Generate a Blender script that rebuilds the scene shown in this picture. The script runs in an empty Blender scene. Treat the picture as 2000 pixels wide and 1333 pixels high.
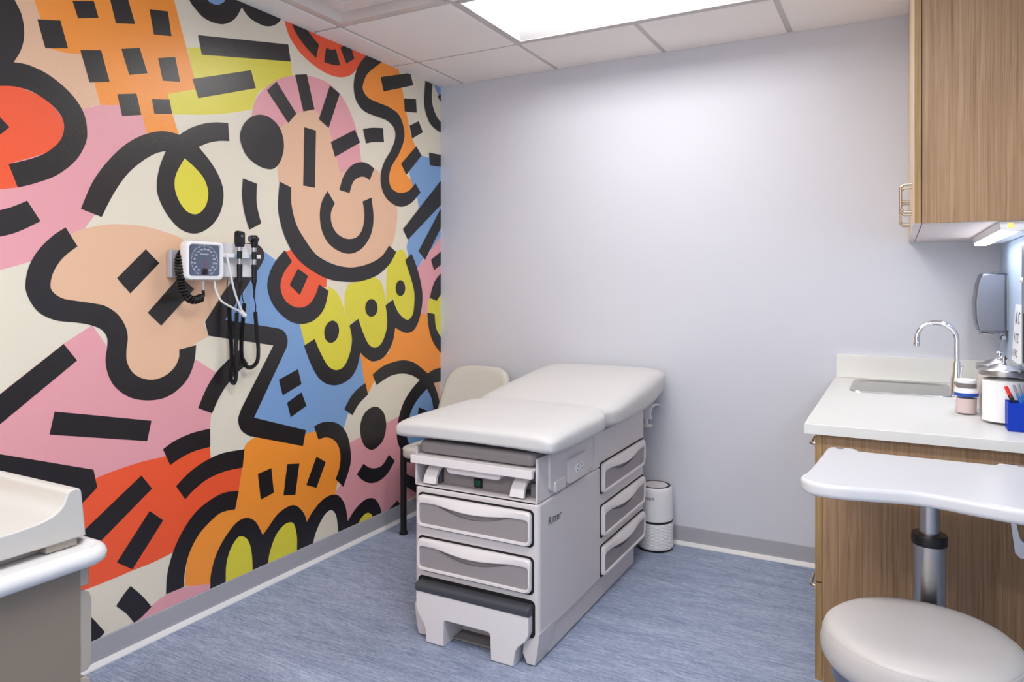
import bpy, bmesh, math, random
from mathutils import Vector, Matrix
random.seed(7)
PI = math.pi
C = bpy.context.scene.collection

# ------------------------------------------------------------------ camera model (metres; corner of mural wall and back wall at x=0,y=0)
F, CX, HY = 1401.5, 1000.0, 554.0
TH = math.atan(754 / 1401.5)
CAMX, CAMY, CAMZ = 2.447, -3.63, 1.330
cT, sT = math.cos(TH), math.sin(TH)
def ray(px, py):
    u = (px - CX) / F
    return (-sT + cT * u, cT + sT * u, (HY - py) / F)
def onx(px, py, x=0.0):
    d = ray(px, py); t = (x - CAMX) / d[0]
    return Vector((x, CAMY + t * d[1], CAMZ + t * d[2]))
def ony(px, py, y=0.0):
    d = ray(px, py); t = (y - CAMY) / d[1]
    return Vector((CAMX + t * d[0], y, CAMZ + t * d[2]))
def onz(px, py, z=0.0):
    d = ray(px, py); t = (z - CAMZ) / d[2]
    return Vector((CAMX + t * d[0], CAMY + t * d[1], z))

# ------------------------------------------------------------------ materials
def lin(c):
    return tuple(((v / 255) / 12.92 if v / 255 <= 0.04045 else ((v / 255 + 0.055) / 1.055) ** 2.4) for v in c)
def mat(name, rgb, rough=0.5, metal=0.0, spec=0.5, coat=0.0, trans=0.0, ior=1.45, emit=None, estr=0.0):
    m = bpy.data.materials.new(name); m.use_nodes = True
    b = m.node_tree.nodes['Principled BSDF']
    b.inputs['Base Color'].default_value = (*lin(rgb), 1)
    b.inputs['Roughness'].default_value = rough
    b.inputs['Metallic'].default_value = metal
    b.inputs['Specular IOR Level'].default_value = spec
    b.inputs['Coat Weight'].default_value = coat
    b.inputs['Transmission Weight'].default_value = trans
    b.inputs['IOR'].default_value = ior
    if emit:
        b.inputs['Emission Color'].default_value = (*lin(emit), 1)
        b.inputs['Emission Strength'].default_value = estr
    return m
def nodes(m):
    nt = m.node_tree
    return nt, nt.nodes['Principled BSDF']
def coord(nt, scale, rot=(0, 0, 0)):
    tc = nt.nodes.new('ShaderNodeTexCoord'); mp = nt.nodes.new('ShaderNodeMapping')
    mp.inputs['Scale'].default_value = scale; mp.inputs['Rotation'].default_value = rot
    nt.links.new(tc.outputs['Object'], mp.inputs['Vector'])
    return mp.outputs['Vector']
def noise(nt, vec, scale, detail=3.0, rough=0.5):
    n = nt.nodes.new('ShaderNodeTexNoise')
    n.inputs['Scale'].default_value = scale; n.inputs['Detail'].default_value = detail; n.inputs['Roughness'].default_value = rough
    nt.links.new(vec, n.inputs['Vector'])
    return n.outputs['Fac']
def ramp(nt, fac, stops):
    r = nt.nodes.new('ShaderNodeValToRGB')
    el = r.color_ramp.elements
    while len(el) < len(stops): el.new(0.5)
    for e, (p, c) in zip(el, stops):
        e.position = p; e.color = (*lin(c), 1)
    nt.links.new(fac, r.inputs['Fac'])
    return r.outputs['Color']
def bump(nt, b, fac, strength, dist):
    bp = nt.nodes.new('ShaderNodeBump')
    bp.inputs['Strength'].default_value = strength; bp.inputs['Distance'].default_value = dist
    nt.links.new(fac, bp.inputs['Height']); nt.links.new(bp.outputs['Normal'], b.inputs['Normal'])
def mathn(nt, op, a, b):
    n = nt.nodes.new('ShaderNodeMath'); n.operation = op
    for i, v in enumerate((a, b)):
        if isinstance(v, (int, float)): n.inputs[i].default_value = v
        else: nt.links.new(v, n.inputs[i])
    return n.outputs[0]
def textured(m, scale, strength, dist, detail=2):
    nt, b = nodes(m)
    bump(nt, b, noise(nt, coord(nt, (1, 1, 1)), scale, detail), strength, dist)
    return m

M = {}
M['wall'] = textured(mat('lavender_grey_paint', (207, 209, 217), 0.62, spec=0.3), 260, 0.12, 0.0006)
M['bluewall'] = textured(mat('sky_blue_paint', (182, 199, 222), 0.55), 260, 0.12, 0.0006)
M['rearwall'] = mat('white_paint', (222, 221, 222), 0.7)
M['ceil'] = textured(mat('ceiling_tile', (242, 237, 233), 0.9, spec=0.1), 420, 0.25, 0.0008, 4)
M['tbar'] = mat('tee_bar_white', (196, 192, 190), 0.45)
M['base'] = mat('grey_rubber_base', (168, 167, 173), 0.45)
M['toe'] = mat('lit_toe_grey', (222, 221, 220), 0.5)  # toe paler than the base, painting in the light its flare catches
M['vinyl'] = textured(mat('pale_grey_vinyl', (198, 197, 196), 0.42), 900, 0.05, 0.0003)
M['vinyl2'] = textured(mat('warm_grey_vinyl', (178, 174, 171), 0.45), 900, 0.05, 0.0003)
M['chairvinyl'] = textured(mat('stone_vinyl', (200, 197, 189), 0.5), 900, 0.05, 0.0003)
M['body'] = mat('grey_enamel', (206, 200, 200), 0.36)
M['bodylight'] = mat('light_grey_plastic', (222, 217, 216), 0.3)
M['inset'] = mat('mid_grey_panel', (146, 140, 141), 0.4)
M['gap'] = mat('dark_gap', (18, 18, 20), 0.8)
M['padgrey'] = mat('grey_pad', (136, 131, 131), 0.38)
M['interior'] = mat('grey_interior', (126, 120, 121), 0.5)
M['tread'] = mat('charcoal_rubber', (66, 68, 74), 0.4)
M['black'] = mat('black_plastic', (16, 16, 18), 0.35)
M['blackrub'] = mat('black_rubber', (14, 14, 15), 0.45)
M['white'] = mat('white_plastic', (232, 231, 232), 0.3)
M['gloss'] = mat('gloss_white_enamel', (214, 205, 202), 0.13)
M['green'] = mat('green_switch', (6, 62, 50), 0.25)
M['steel'] = mat('brushed_steel', (180, 178, 179), 0.27, metal=1)
M['satin'] = mat('satin_steel', (138, 141, 152), 0.38, metal=1)
M['nickel'] = mat('satin_nickel', (190, 176, 160), 0.28, metal=1)
M['chrome'] = mat('chrome', (225, 226, 230), 0.06, metal=1)
M['counter'] = textured(mat('white_laminate', (212, 211, 207), 0.35), 600, 0.03, 0.0002)
M['splash'] = mat('white_laminate_upstand', (226, 225, 220), 0.4)
M['tabletop'] = mat('white_table_top', (196, 196, 199), 0.28)
M['underside'] = mat('pale_melamine', (222, 210, 206), 0.5)
M['beige'] = mat('beige_enamel', (158, 148, 138), 0.42)
M['beigedk'] = mat('taupe_panel', (124, 112, 98), 0.45)
M['scale'] = mat('warm_white_plastic', (182, 179, 174), 0.32)
M['cartlip'] = mat('white_bumper', (200, 199, 199), 0.28)
M['paper'] = mat('white_paper', (236, 238, 240), 0.7)
M['ink'] = mat('black_ink', (24, 24, 28), 0.6)
M['logo'] = mat('dark_grey_print', (50, 48, 56), 0.5)
M['glass'] = mat('clear_glass', (255, 255, 255), 0.02, trans=1.0, ior=1.45)
M['clear'] = mat('clear_plastic', (245, 245, 247), 0.12, trans=0.85, ior=1.3)
def thin(m, rgb, body=None):
    # thin clear sheet: mostly passes light straight through, with a Fresnel-weighted sharp reflection
    nt, b = nodes(m)
    out = nt.nodes['Material Output']
    tr = nt.nodes.new('ShaderNodeBsdfTransparent'); tr.inputs['Color'].default_value = (*lin(rgb), 1)
    gl = nt.nodes.new('ShaderNodeBsdfGlossy'); gl.inputs['Roughness'].default_value = 0.05
    lw = nt.nodes.new('ShaderNodeLayerWeight')
    fac = mathn(nt, 'ADD', mathn(nt, 'MULTIPLY', mathn(nt, 'POWER', lw.outputs['Facing'], 5.0), 0.6), 0.025)
    mx = nt.nodes.new('ShaderNodeMixShader')
    nt.links.new(fac, mx.inputs['Fac']); nt.links.new(tr.outputs['BSDF'], mx.inputs[1]); nt.links.new(gl.outputs['BSDF'], mx.inputs[2])
    src = mx.outputs['Shader']
    if body:
        df = nt.nodes.new('ShaderNodeBsdfDiffuse'); df.inputs['Color'].default_value = (*lin(body), 1)
        m2 = nt.nodes.new('ShaderNodeMixShader'); m2.inputs['Fac'].default_value = 0.6
        nt.links.new(src, m2.inputs[1]); nt.links.new(df.outputs['BSDF'], m2.inputs[2]); src = m2.outputs['Shader']
    nt.links.new(src, out.inputs['Surface'])
    return m
M['glass'] = thin(mat('clear_glass', (255, 255, 255)), (255, 255, 255))
M['clear'] = thin(mat('clear_plastic', (255, 255, 255)), (250, 250, 251))
M['acrylic_sheet'] = thin(mat('blue_acrylic_sheet', (40, 80, 220)), (110, 140, 240), (34, 74, 205))
M['cotton'] = textured(mat('white_cotton', (250, 250, 250), 0.95, spec=0.1), 120, 0.35, 0.003, 4)
M['pinkpaper'] = mat('pale_pink_card', (238, 214, 208), 0.7)
M['bluelabel'] = mat('blue_label', (32, 74, 170), 0.4)
M['greycap'] = mat('grey_band', (120, 112, 112), 0.4)
M['penblue'] = mat('blue_pen', (40, 120, 205), 0.3)
M['penclear'] = mat('smoky_pen_tip', (150, 150, 165), 0.25)
M['red'] = mat('red_plastic', (226, 44, 40), 0.3)
M['amber'] = mat('amber_marker', (240, 196, 96), 0.4, emit=(255, 205, 110), estr=0.6)
M['dialglass'] = mat('smoky_dial', (86, 96, 118), 0.08, spec=0.6)
M['dialprint'] = mat('white_print', (225, 228, 232), 0.5)
M['tube'] = mat('pale_grey_tube', (216, 216, 216), 0.35)
M['bracket'] = mat('grey_bracket', (176, 176, 182), 0.4)
M['blueclip'] = mat('pale_blue_clip', (160, 200, 230), 0.3)

# carpet
m = mat('blue_grey_carpet', (120, 135, 165), 0.95, spec=0.1); nt, b = nodes(m)
rotz = math.radians(-10)
v1 = coord(nt, (10, 200, 1), (0, 0, rotz)); n1 = noise(nt, v1, 1.0, 4, 0.6)
v2 = coord(nt, (36, 430, 1), (0, 0, rotz)); n2 = noise(nt, v2, 1.0, 2, 0.6)
v3 = coord(nt, (1.6, 14, 1), (0, 0, rotz)); n3 = noise(nt, v3, 1.0, 2, 0.5)
v4 = coord(nt, (1, 1, 1)); n4 = noise(nt, v4, 330, 2, 0.6)
f = mathn(nt, 'ADD', mathn(nt, 'MULTIPLY', n1, 0.42), mathn(nt, 'MULTIPLY', n2, 0.3))
f = mathn(nt, 'ADD', f, mathn(nt, 'ADD', mathn(nt, 'MULTIPLY', n3, 0.12), mathn(nt, 'MULTIPLY', n4, 0.16)))
colr = ramp(nt, f, [(0.34, (84, 94, 118)), (0.45, (126, 138, 162)), (0.55, (160, 171, 193)), (0.68, (204, 211, 224))])
nt.links.new(colr, b.inputs['Base Color']); bump(nt, b, f, 0.5, 0.003)
M['carpet'] = m
# wood laminate, grain runs along z
def wood(name, c0, c1, c2, c3):
    m = mat(name, c1, 0.42, spec=0.35); nt, b = nodes(m)
    w = noise(nt, coord(nt, (3.0, 3.0, 0.55)), 2.2, 3, 0.5)
    tc = nt.nodes.new('ShaderNodeTexCoord'); mp = nt.nodes.new('ShaderNodeMapping'); mp.inputs['Scale'].default_value = (1, 1, 0.012)
    nt.links.new(tc.outputs['Object'], mp.inputs['Vector'])
    cmb = nt.nodes.new('ShaderNodeCombineXYZ')
    nt.links.new(mathn(nt, 'MULTIPLY', w, 0.05), cmb.inputs['X']); nt.links.new(mathn(nt, 'MULTIPLY', w, 0.05), cmb.inputs['Y'])
    va = nt.nodes.new('ShaderNodeVectorMath'); va.operation = 'ADD'
    nt.links.new(mp.outputs['Vector'], va.inputs[0]); nt.links.new(cmb.outputs['Vector'], va.inputs[1])
    g1 = noise(nt, va.outputs['Vector'], 120, 4, 0.62)
    g2 = noise(nt, coord(nt, (260, 260, 2.5)), 1.0, 2, 0.6)
    g3 = noise(nt, coord(nt, (2.2, 2.2, 0.4)), 2.0, 2, 0.5)
    f = mathn(nt, 'ADD', mathn(nt, 'MULTIPLY', g1, 0.5), mathn(nt, 'ADD', mathn(nt, 'MULTIPLY', g2, 0.34), mathn(nt, 'MULTIPLY', g3, 0.16)))
    cc = ramp(nt, f, [(0.36, c0), (0.46, c1), (0.54, c2), (0.64, c3)])
    nt.links.new(cc, b.inputs['Base Color'])
    bump(nt, b, g2, 0.06, 0.0008)
    return m
M['wood'] = wood('oak_laminate', (128, 98, 70), (147, 116, 86), (159, 128, 97), (171, 141, 109))
M['edge'] = wood('oak_laminate_sheen', (190, 162, 130), (204, 178, 146), (214, 190, 160), (222, 200, 172))  # paler oak paints in the grazing sheen on the wall-cabinet door fronts
M['woodedge'] = wood('oak_laminate_edge', (130, 100, 62), (152, 122, 80), (164, 134, 90), (182, 152, 106))

# ------------------------------------------------------------------ mesh helpers
class MB:
    """collects shapes and links them as ONE mesh object"""
    def __init__(self): self.bm = bmesh.new(); self.mi = 0
    def _tag(self, faces):
        for f in faces: f.material_index = self.mi
    def _merge(self, tb):
        tb.verts.index_update()
        vs = [self.bm.verts.new(v.co) for v in tb.verts]
        for f in tb.faces:
            try:
                nf = self.bm.faces.new([vs[v.index] for v in f.verts]); nf.material_index = self.mi
            except ValueError: pass
        tb.free(); return self
    def box(self, x0, x1, y0, y1, z0, z1, bev=0.0, seg=2, rot=None, piv=None):
        tb = bmesh.new()
        bmesh.ops.create_cube(tb, size=1.0)
        for v in tb.verts:
            v.co = Vector(((x0 + x1) / 2 + v.co.x * (x1 - x0), (y0 + y1) / 2 + v.co.y * (y1 - y0), (z0 + z1) / 2 + v.co.z * (z1 - z0)))
        if bev > 0:
            bmesh.ops.bevel(tb, geom=tb.edges[:], offset=bev, segments=seg, profile=0.5, affect='EDGES')
        if rot is not None:
            p = Vector(piv) if piv is not None else Vector(((x0 + x1) / 2, (y0 + y1) / 2, (z0 + z1) / 2))
            for v in tb.verts: v.co = p + rot @ (v.co - p)
        return self._merge(tb)
    def prism(self, pts, axis, a0, a1, bev=0.0, seg=2):
        """pts are 2-D in the two axes other than axis (x: y,z; y: x,z; z: x,y)"""
        tb = bmesh.new()
        def P(p, a):
            return {'x': (a, p[0], p[1]), 'y': (p[0], a, p[1]), 'z': (p[0], p[1], a)}[axis]
        lo = [tb.verts.new(P(p, a0)) for p in pts]; hi = [tb.verts.new(P(p, a1)) for p in pts]
        n = len(pts)
        caps = [tb.faces.new(lo), tb.faces.new(hi)]
        for i in range(n): tb.faces.new((lo[i], lo[(i + 1) % n], hi[(i + 1) % n], hi[i]))
        bmesh.ops.recalc_face_normals(tb, faces=tb.faces[:])
        if bev > 0:
            es = set()
            for f in caps:
                for e in f.edges: es.add(e)
            bmesh.ops.bevel(tb, geom=list(es), offset=bev, segments=seg, profile=0.5, affect='EDGES')
        return self._merge(tb)
    def rings(self, rings, cap=True, closed=False):
        tb = bmesh.new()
        R = [[tb.verts.new(p) for p in r] for r in rings]
        n = len(R[0]); k = len(R)
        for i in range(k if closed else k - 1):
            a, c = R[i], R[(i + 1) % k]
            for j in range(n):
                try: tb.faces.new((a[j], a[(j + 1) % n], c[(j + 1) % n], c[j]))
                except ValueError: pass
        if cap and not closed:
            tb.faces.new(R[0][::-1]); tb.faces.new(R[-1])
        bmesh.ops.recalc_face_normals(tb, faces=tb.faces[:])
        return self._merge(tb)
    def lathe(self, prof, c=(0, 0, 0), seg=40, axis='z'):
        rs = []
        for r, h in prof:
            r = max(r, 1e-5); ring = []
            for i in range(seg):
                a = 2 * PI * i / seg
                p = (r * math.cos(a), r * math.sin(a), h)
                if axis == 'x': p = (h, r * math.cos(a), r * math.sin(a))
                if axis == 'y': p = (r * math.cos(a), h, r * math.sin(a))
                ring.append((c[0] + p[0], c[1] + p[1], c[2] + p[2]))
            rs.append(ring)
        return self.rings(rs)
    def tube(self, pts, r, seg=8, cap=True, closed=False):
        pts = [Vector(p) for p in pts]; n = len(pts)
        rr = r if isinstance(r, (list, tuple)) else [r] * n
        up = None; rs = []
        for i, p in enumerate(pts):
            if closed: t = pts[(i + 1) % n] - pts[i - 1]
            else: t = pts[min(i + 1, n - 1)] - pts[max(i - 1, 0)]
            t.normalize()
            if up is None:
                up = Vector((0, 0, 1)) if abs(t.z) < 0.9 else Vector((1, 0, 0))
            s = t.cross(up)
            if s.length < 1e-6: s = t.orthogonal()
            s.normalize(); up = s.cross(t).normalized()
            rs.append([p + (s * math.cos(2 * PI * k / seg) + up * math.sin(2 * PI * k / seg)) * rr[i] for k in range(seg)])
        return self.rings(rs, cap=cap, closed=closed)
    def poly(self, pts):
        vs = [self.bm.verts.new(p) for p in pts]
        f = self.bm.faces.new(vs); f.material_index = self.mi
        return self
    def build(self, name, mats, parent=None, smooth=38):
        me = bpy.data.meshes.new(name); self.bm.to_mesh(me); self.bm.free()
        for mm in (mats if isinstance(mats, (list, tuple)) else [mats]): me.materials.append(mm)
        if smooth:
            for p in me.polygons: p.use_smooth = True
            me.set_sharp_from_angle(angle=math.radians(smooth))
        o = bpy.data.objects.new(name, me); C.objects.link(o)
        if smooth:
            wn = o.modifiers.new('weighted', 'WEIGHTED_NORMAL'); wn.mode = 'FACE_AREA'; wn.weight = 60; wn.keep_sharp = True
        if parent is not None: attach(o, parent)
        return o
def off2(pts, d):
    A = sum(pts[i - 1][0] * pts[i][1] - pts[i][0] * pts[i - 1][1] for i in range(len(pts)))
    sg = 1 if A > 0 else -1; out = []; n = len(pts)
    for i in range(n):
        p, a, b = pts[i], pts[i - 1], pts[(i + 1) % n]
        e1 = Vector((p[0] - a[0], p[1] - a[1])).normalized(); e2 = Vector((b[0] - p[0], b[1] - p[1])).normalized()
        nn = Vector((-(e1.y + e2.y), e1.x + e2.x)) * sg
        if nn.length < 1e-6: out.append(tuple(p)); continue
        nn.normalize(); k = max(0.5, nn.dot(Vector((-e1.y, e1.x)) * sg))
        out.append((p[0] + nn.x * d / k, p[1] + nn.y * d / k))
    return out
def slab(mb, pts, axis, a0, a1, r, seg=4):
    P = (lambda p, a: (a, p[0], p[1])) if axis == 'x' else (lambda p, a: (p[0], a, p[1])) if axis == 'y' else (lambda p, a: (p[0], p[1], a))
    q = [(r * (1 - math.cos(PI / 2 * k / seg)), r * math.sin(PI / 2 * k / seg)) for k in range(seg + 1)]   # inset, rise
    rs = [[P(p, a0 + r - h) for p in off2(pts, d)] for d, h in reversed(q)] + [[P(p, a1 - r + h) for p in off2(pts, d)] for d, h in q]
    return mb.rings(rs)
WORLD = {}
def attach(o, parent):
    o.parent = parent
    o.matrix_parent_inverse = Matrix.Translation(WORLD.get(parent.name, Vector((0, 0, 0)))).inverted()
def thing(name, label, cat, loc, group=None):
    o = bpy.data.objects.new(name, None); C.objects.link(o)
    o.empty_display_size = 0.05
    o.location = loc; WORLD[o.name] = Vector(loc)
    o['label'] = label; o['category'] = cat
    if group: o['group'] = group
    return o
def tag(o, label, cat, group=None):
    o['label'] = label; o['category'] = cat
    if group: o['group'] = group
    return o
def struct(o): o['kind'] = 'structure'; return o
def plabel(o, l): o['label'] = l; return o
def rrect(u0, u1, v0, v1, r, n=6):
    pts = []
    for cu, cv, a0 in ((u1 - r, v1 - r, 0), (u0 + r, v1 - r, PI / 2), (u0 + r, v0 + r, PI), (u1 - r, v0 + r, 1.5 * PI)):
        for i in range(n + 1):
            a = a0 + PI / 2 * i / n
            pts.append((cu + r * math.cos(a), cv + r * math.sin(a)))
    return pts
def cr(pts, n=8, closed=False):
    """Catmull-Rom through points (any dimension)"""
    P = [Vector(p) for p in pts]; out = []; k = len(P)
    for i in range(k if closed else k - 1):
        if closed: a, b_, c_, d = P[i - 1], P[i], P[(i + 1) % k], P[(i + 2) % k]
        else: a, b_, c_, d = P[max(i - 1, 0)], P[i], P[i + 1], P[min(i + 2, k - 1)]
        for j in range(n):
            t = j / n
            out.append(0.5 * ((2 * b_) + (c_ - a) * t + (2 * a - 5 * b_ + 4 * c_ - d) * t * t + (3 * b_ - a - 3 * c_ + d) * t ** 3))
    if not closed: out.append(P[-1])
    return out
def coil(path, r, turns, ends=0.0, per=9):
    """helix around a 3-D path"""
    P = cr(path, 24); L = [0.0]
    for i in range(1, len(P)): L.append(L[-1] + (P[i] - P[i - 1]).length)
    N = int(turns * per); out = []
    up = Vector((1, 0, 0)); j = 0
    for i in range(N + 1):
        s = L[-1] * i / N
        while j < len(L) - 2 and L[j + 1] < s: j += 1
        q = (s - L[j]) / max(L[j + 1] - L[j], 1e-9)
        p = P[j].lerp(P[j + 1], q); t = (P[j + 1] - P[j]).normalized()
        sd = t.cross(up).normalized(); uu = sd.cross(t)
        a = 2 * PI * i / per
        out.append(p + (sd * math.cos(a) + uu * math.sin(a)) * r)
    return out
def text_faces(body, size, ext=0.0):
    cu = bpy.data.curves.new('txt', 'FONT'); cu.body = body; cu.size = size; cu.extrude = ext; cu.resolution_u = 3
    o = bpy.data.objects.new('txt', cu); C.objects.link(o)
    dg = bpy.context.evaluated_depsgraph_get()
    me = bpy.data.meshes.new_from_object(o.evaluated_get(dg))
    bpy.data.objects.remove(o); bpy.data.curves.remove(cu)
    vs = [v.co.copy() for v in me.vertices]; fs = [tuple(p.vertices) for p in me.polygons]
    bpy.data.meshes.remove(me)
    return vs, fs
def text(name, body, size, fn, m, parent, mb=None):
    """fn maps text coordinates (right, up) to world"""
    vs, fs = text_faces(body, size)
    own = mb is None
    mb = mb or MB()
    bv = [mb.bm.verts.new(fn(v.x, v.y)) for v in vs]
    for f in fs:
        try:
            nf = mb.bm.faces.new([bv[i] for i in f]); nf.material_index = mb.mi
        except ValueError: pass
    if own: return mb.build(name, m, parent, smooth=0)

# ------------------------------------------------------------------ room shell
H = 2.521; XR = 2.824; YR = -5.0
struct(MB().box(-0.1, XR + 0.1, YR - 0.1, 0.1, -0.1, 0).build('floor', M['carpet'], smooth=0))
struct(MB().box(-0.1, 0, YR, 0, 0, 2.7).build('wall_left', M['wall'], smooth=0))
struct(MB().box(-0.1, XR + 0.1, 0, 0.1, 0, 2.7).build('wall_back', M['wall'], smooth=0))
struct(MB().box(XR, XR + 0.1, YR, 0, 0, 2.7).build('wall_right', M['bluewall'], smooth=0))
GX = [0.0, 0.163, 0.776, 1.386, 1.996, 2.606, XR]
GY = [0.0, -0.462, -1.07, -1.68, -2.29, -2.90, -3.51, -4.12, -4.73, YR]
LIGHTS = [(2, 4, 1), (3, 5, 4), (2, 4, 7)]          # grid cells of the two troffers and an added rear fill troffer
VENT = (1, 2)
mb = MB()
hole = set()
for a, b_, r in LIGHTS:
    for i in range(a, b_): hole.add((i, r))
hole.add((VENT[0], VENT[1]))
for i in range(len(GX) - 1):
    for j in range(len(GY) - 1):
        if (i, j) in hole: continue
        g = 0.012
        x0 = GX[i] + (g if i else 0); x1 = GX[i + 1] - (g if i < len(GX) - 2 else 0)
        y1 = GY[j] - (g if j else 0); y0 = GY[j + 1] + (g if j < len(GY) - 2 else 0)
        mb.mi = 0
        mb.box(x0, x1, y0, y1, H, H + 0.03, 0.0025, 1)
mb.mi = 1
for i in range(1, len(GX) - 1):
    js = [j for j in range(len(GY) - 1) if not ((i - 1, j) in hole and (i, j) in hole)]
    for j in js: mb.box(GX[i] - 0.0122, GX[i] + 0.0122, GY[j + 1], GY[j], H + 0.006, H + 0.02)
for j in range(1, len(GY) - 1):
    mb.box(0, XR, GY[j] - 0.0122, GY[j] + 0.0122, H + 0.0061, H + 0.0199)
mb.mi = 0
mb.box(-0.1, XR + 0.1, YR, 0.1, H + 0.2, H + 0.24)
struct(mb.build('ceiling', [M['ceil'], M['tbar']], smooth=20))

def baseboard(name, axis):
    prof = [(0, 0.0), (0.017, 0.0), (0.0165, 0.004), (0.011, 0.012), (0.005, 0.02), (0.004, 0.03), (0.004, 0.093), (0.0025, 0.096), (0, 0.096)]
    mb = MB()
    if axis == 'y':
        mb.prism([(p[0], p[1]) for p in prof], 'y', YR, -0.004)
    else:
        mb.prism([(-p[0], p[1]) for p in prof], 'x', 0.004, 2.24)
    ob = mb.build(name, [M['base'], M['toe']], smooth=0)
    for p in ob.data.polygons:
        if p.center.z < 0.0195 and abs(p.normal.z) > 0.1: p.material_index = 1
    return struct(ob)
baseboard('baseboard_left', 'y'); baseboard('baseboard_back', 'x')

# ------------------------------------------------------------------ mural (printed wall covering on the left wall)
SC = 8 / 3.0
REG = {'A': (0, 0), 'B': (400, 0), 'C': (0, 400), 'D': (400, 400), 'E': (0, 833), 'F': (400, 700)}
def parse(s):
    out = []; all_c = False; ox = oy = 0
    for tok in s.split():
        if tok in REG: ox, oy = REG[tok]; continue
        if tok == '!': all_c = True; continue
        c = tok.endswith('*'); x, y = tok.rstrip('*').split(',')
        w = onx(ox + float(x) / SC, oy + float(y) / SC, 0.0)
        out.append((w.y, w.z, c or all_c))
    return out
def outline(pts):
    n = len(pts); out = []
    cs = [i for i in range(n) if pts[i][2]]
    P = [Vector((p[0], p[1])) for p in pts]
    if not cs: return cr(P, 7, True)
    if len(cs) == n: return P
    for k, i in enumerate(cs):
        j = cs[(k + 1) % len(cs)]
        seg = [P[i]]; q = i
        while True:
            q = (q + 1) % n; seg.append(P[q])
            if q == j: break
        if len(seg) == 2: out.append(seg[0])
        else: out += cr(seg, 7)[:-1]
    return out
def clip(P, lo_y, hi_y, lo_z, hi_z):
    for ax, lim, sg in ((0, lo_y, 1), (0, hi_y, -1), (1, lo_z, 1), (1, hi_z, -1)):
        out = []
        for i in range(len(P)):
            a, b_ = P[i - 1], P[i]
            da, db = sg * (a[ax] - lim), sg * (b_[ax] - lim)
            if (da >= 0) != (db >= 0): out.append(a.lerp(b_, da / (da - db)))
            if db >= 0: out.append(b_)
        P = out
        if not P: return P
    return P
def ell(reg, cx, cy, rx, ry, rot=0):
    s = reg
    for i in range(12):
        a = 2 * PI * i / 12; x, y = rx * math.cos(a), ry * math.sin(a); r = math.radians(rot)
        s += ' %.1f,%.1f' % (cx + x * math.cos(r) - y * math.sin(r), cy + x * math.sin(r) + y * math.cos(r))
    return s
MUR = dict(cream=(226, 218, 198), black=(24, 21, 24), orange=(248, 151, 50), yellow=(222, 212, 58), pink=(228, 160, 167), peach=(228, 185, 151), red=(240, 88, 46), blue=(122, 161, 208))
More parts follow.
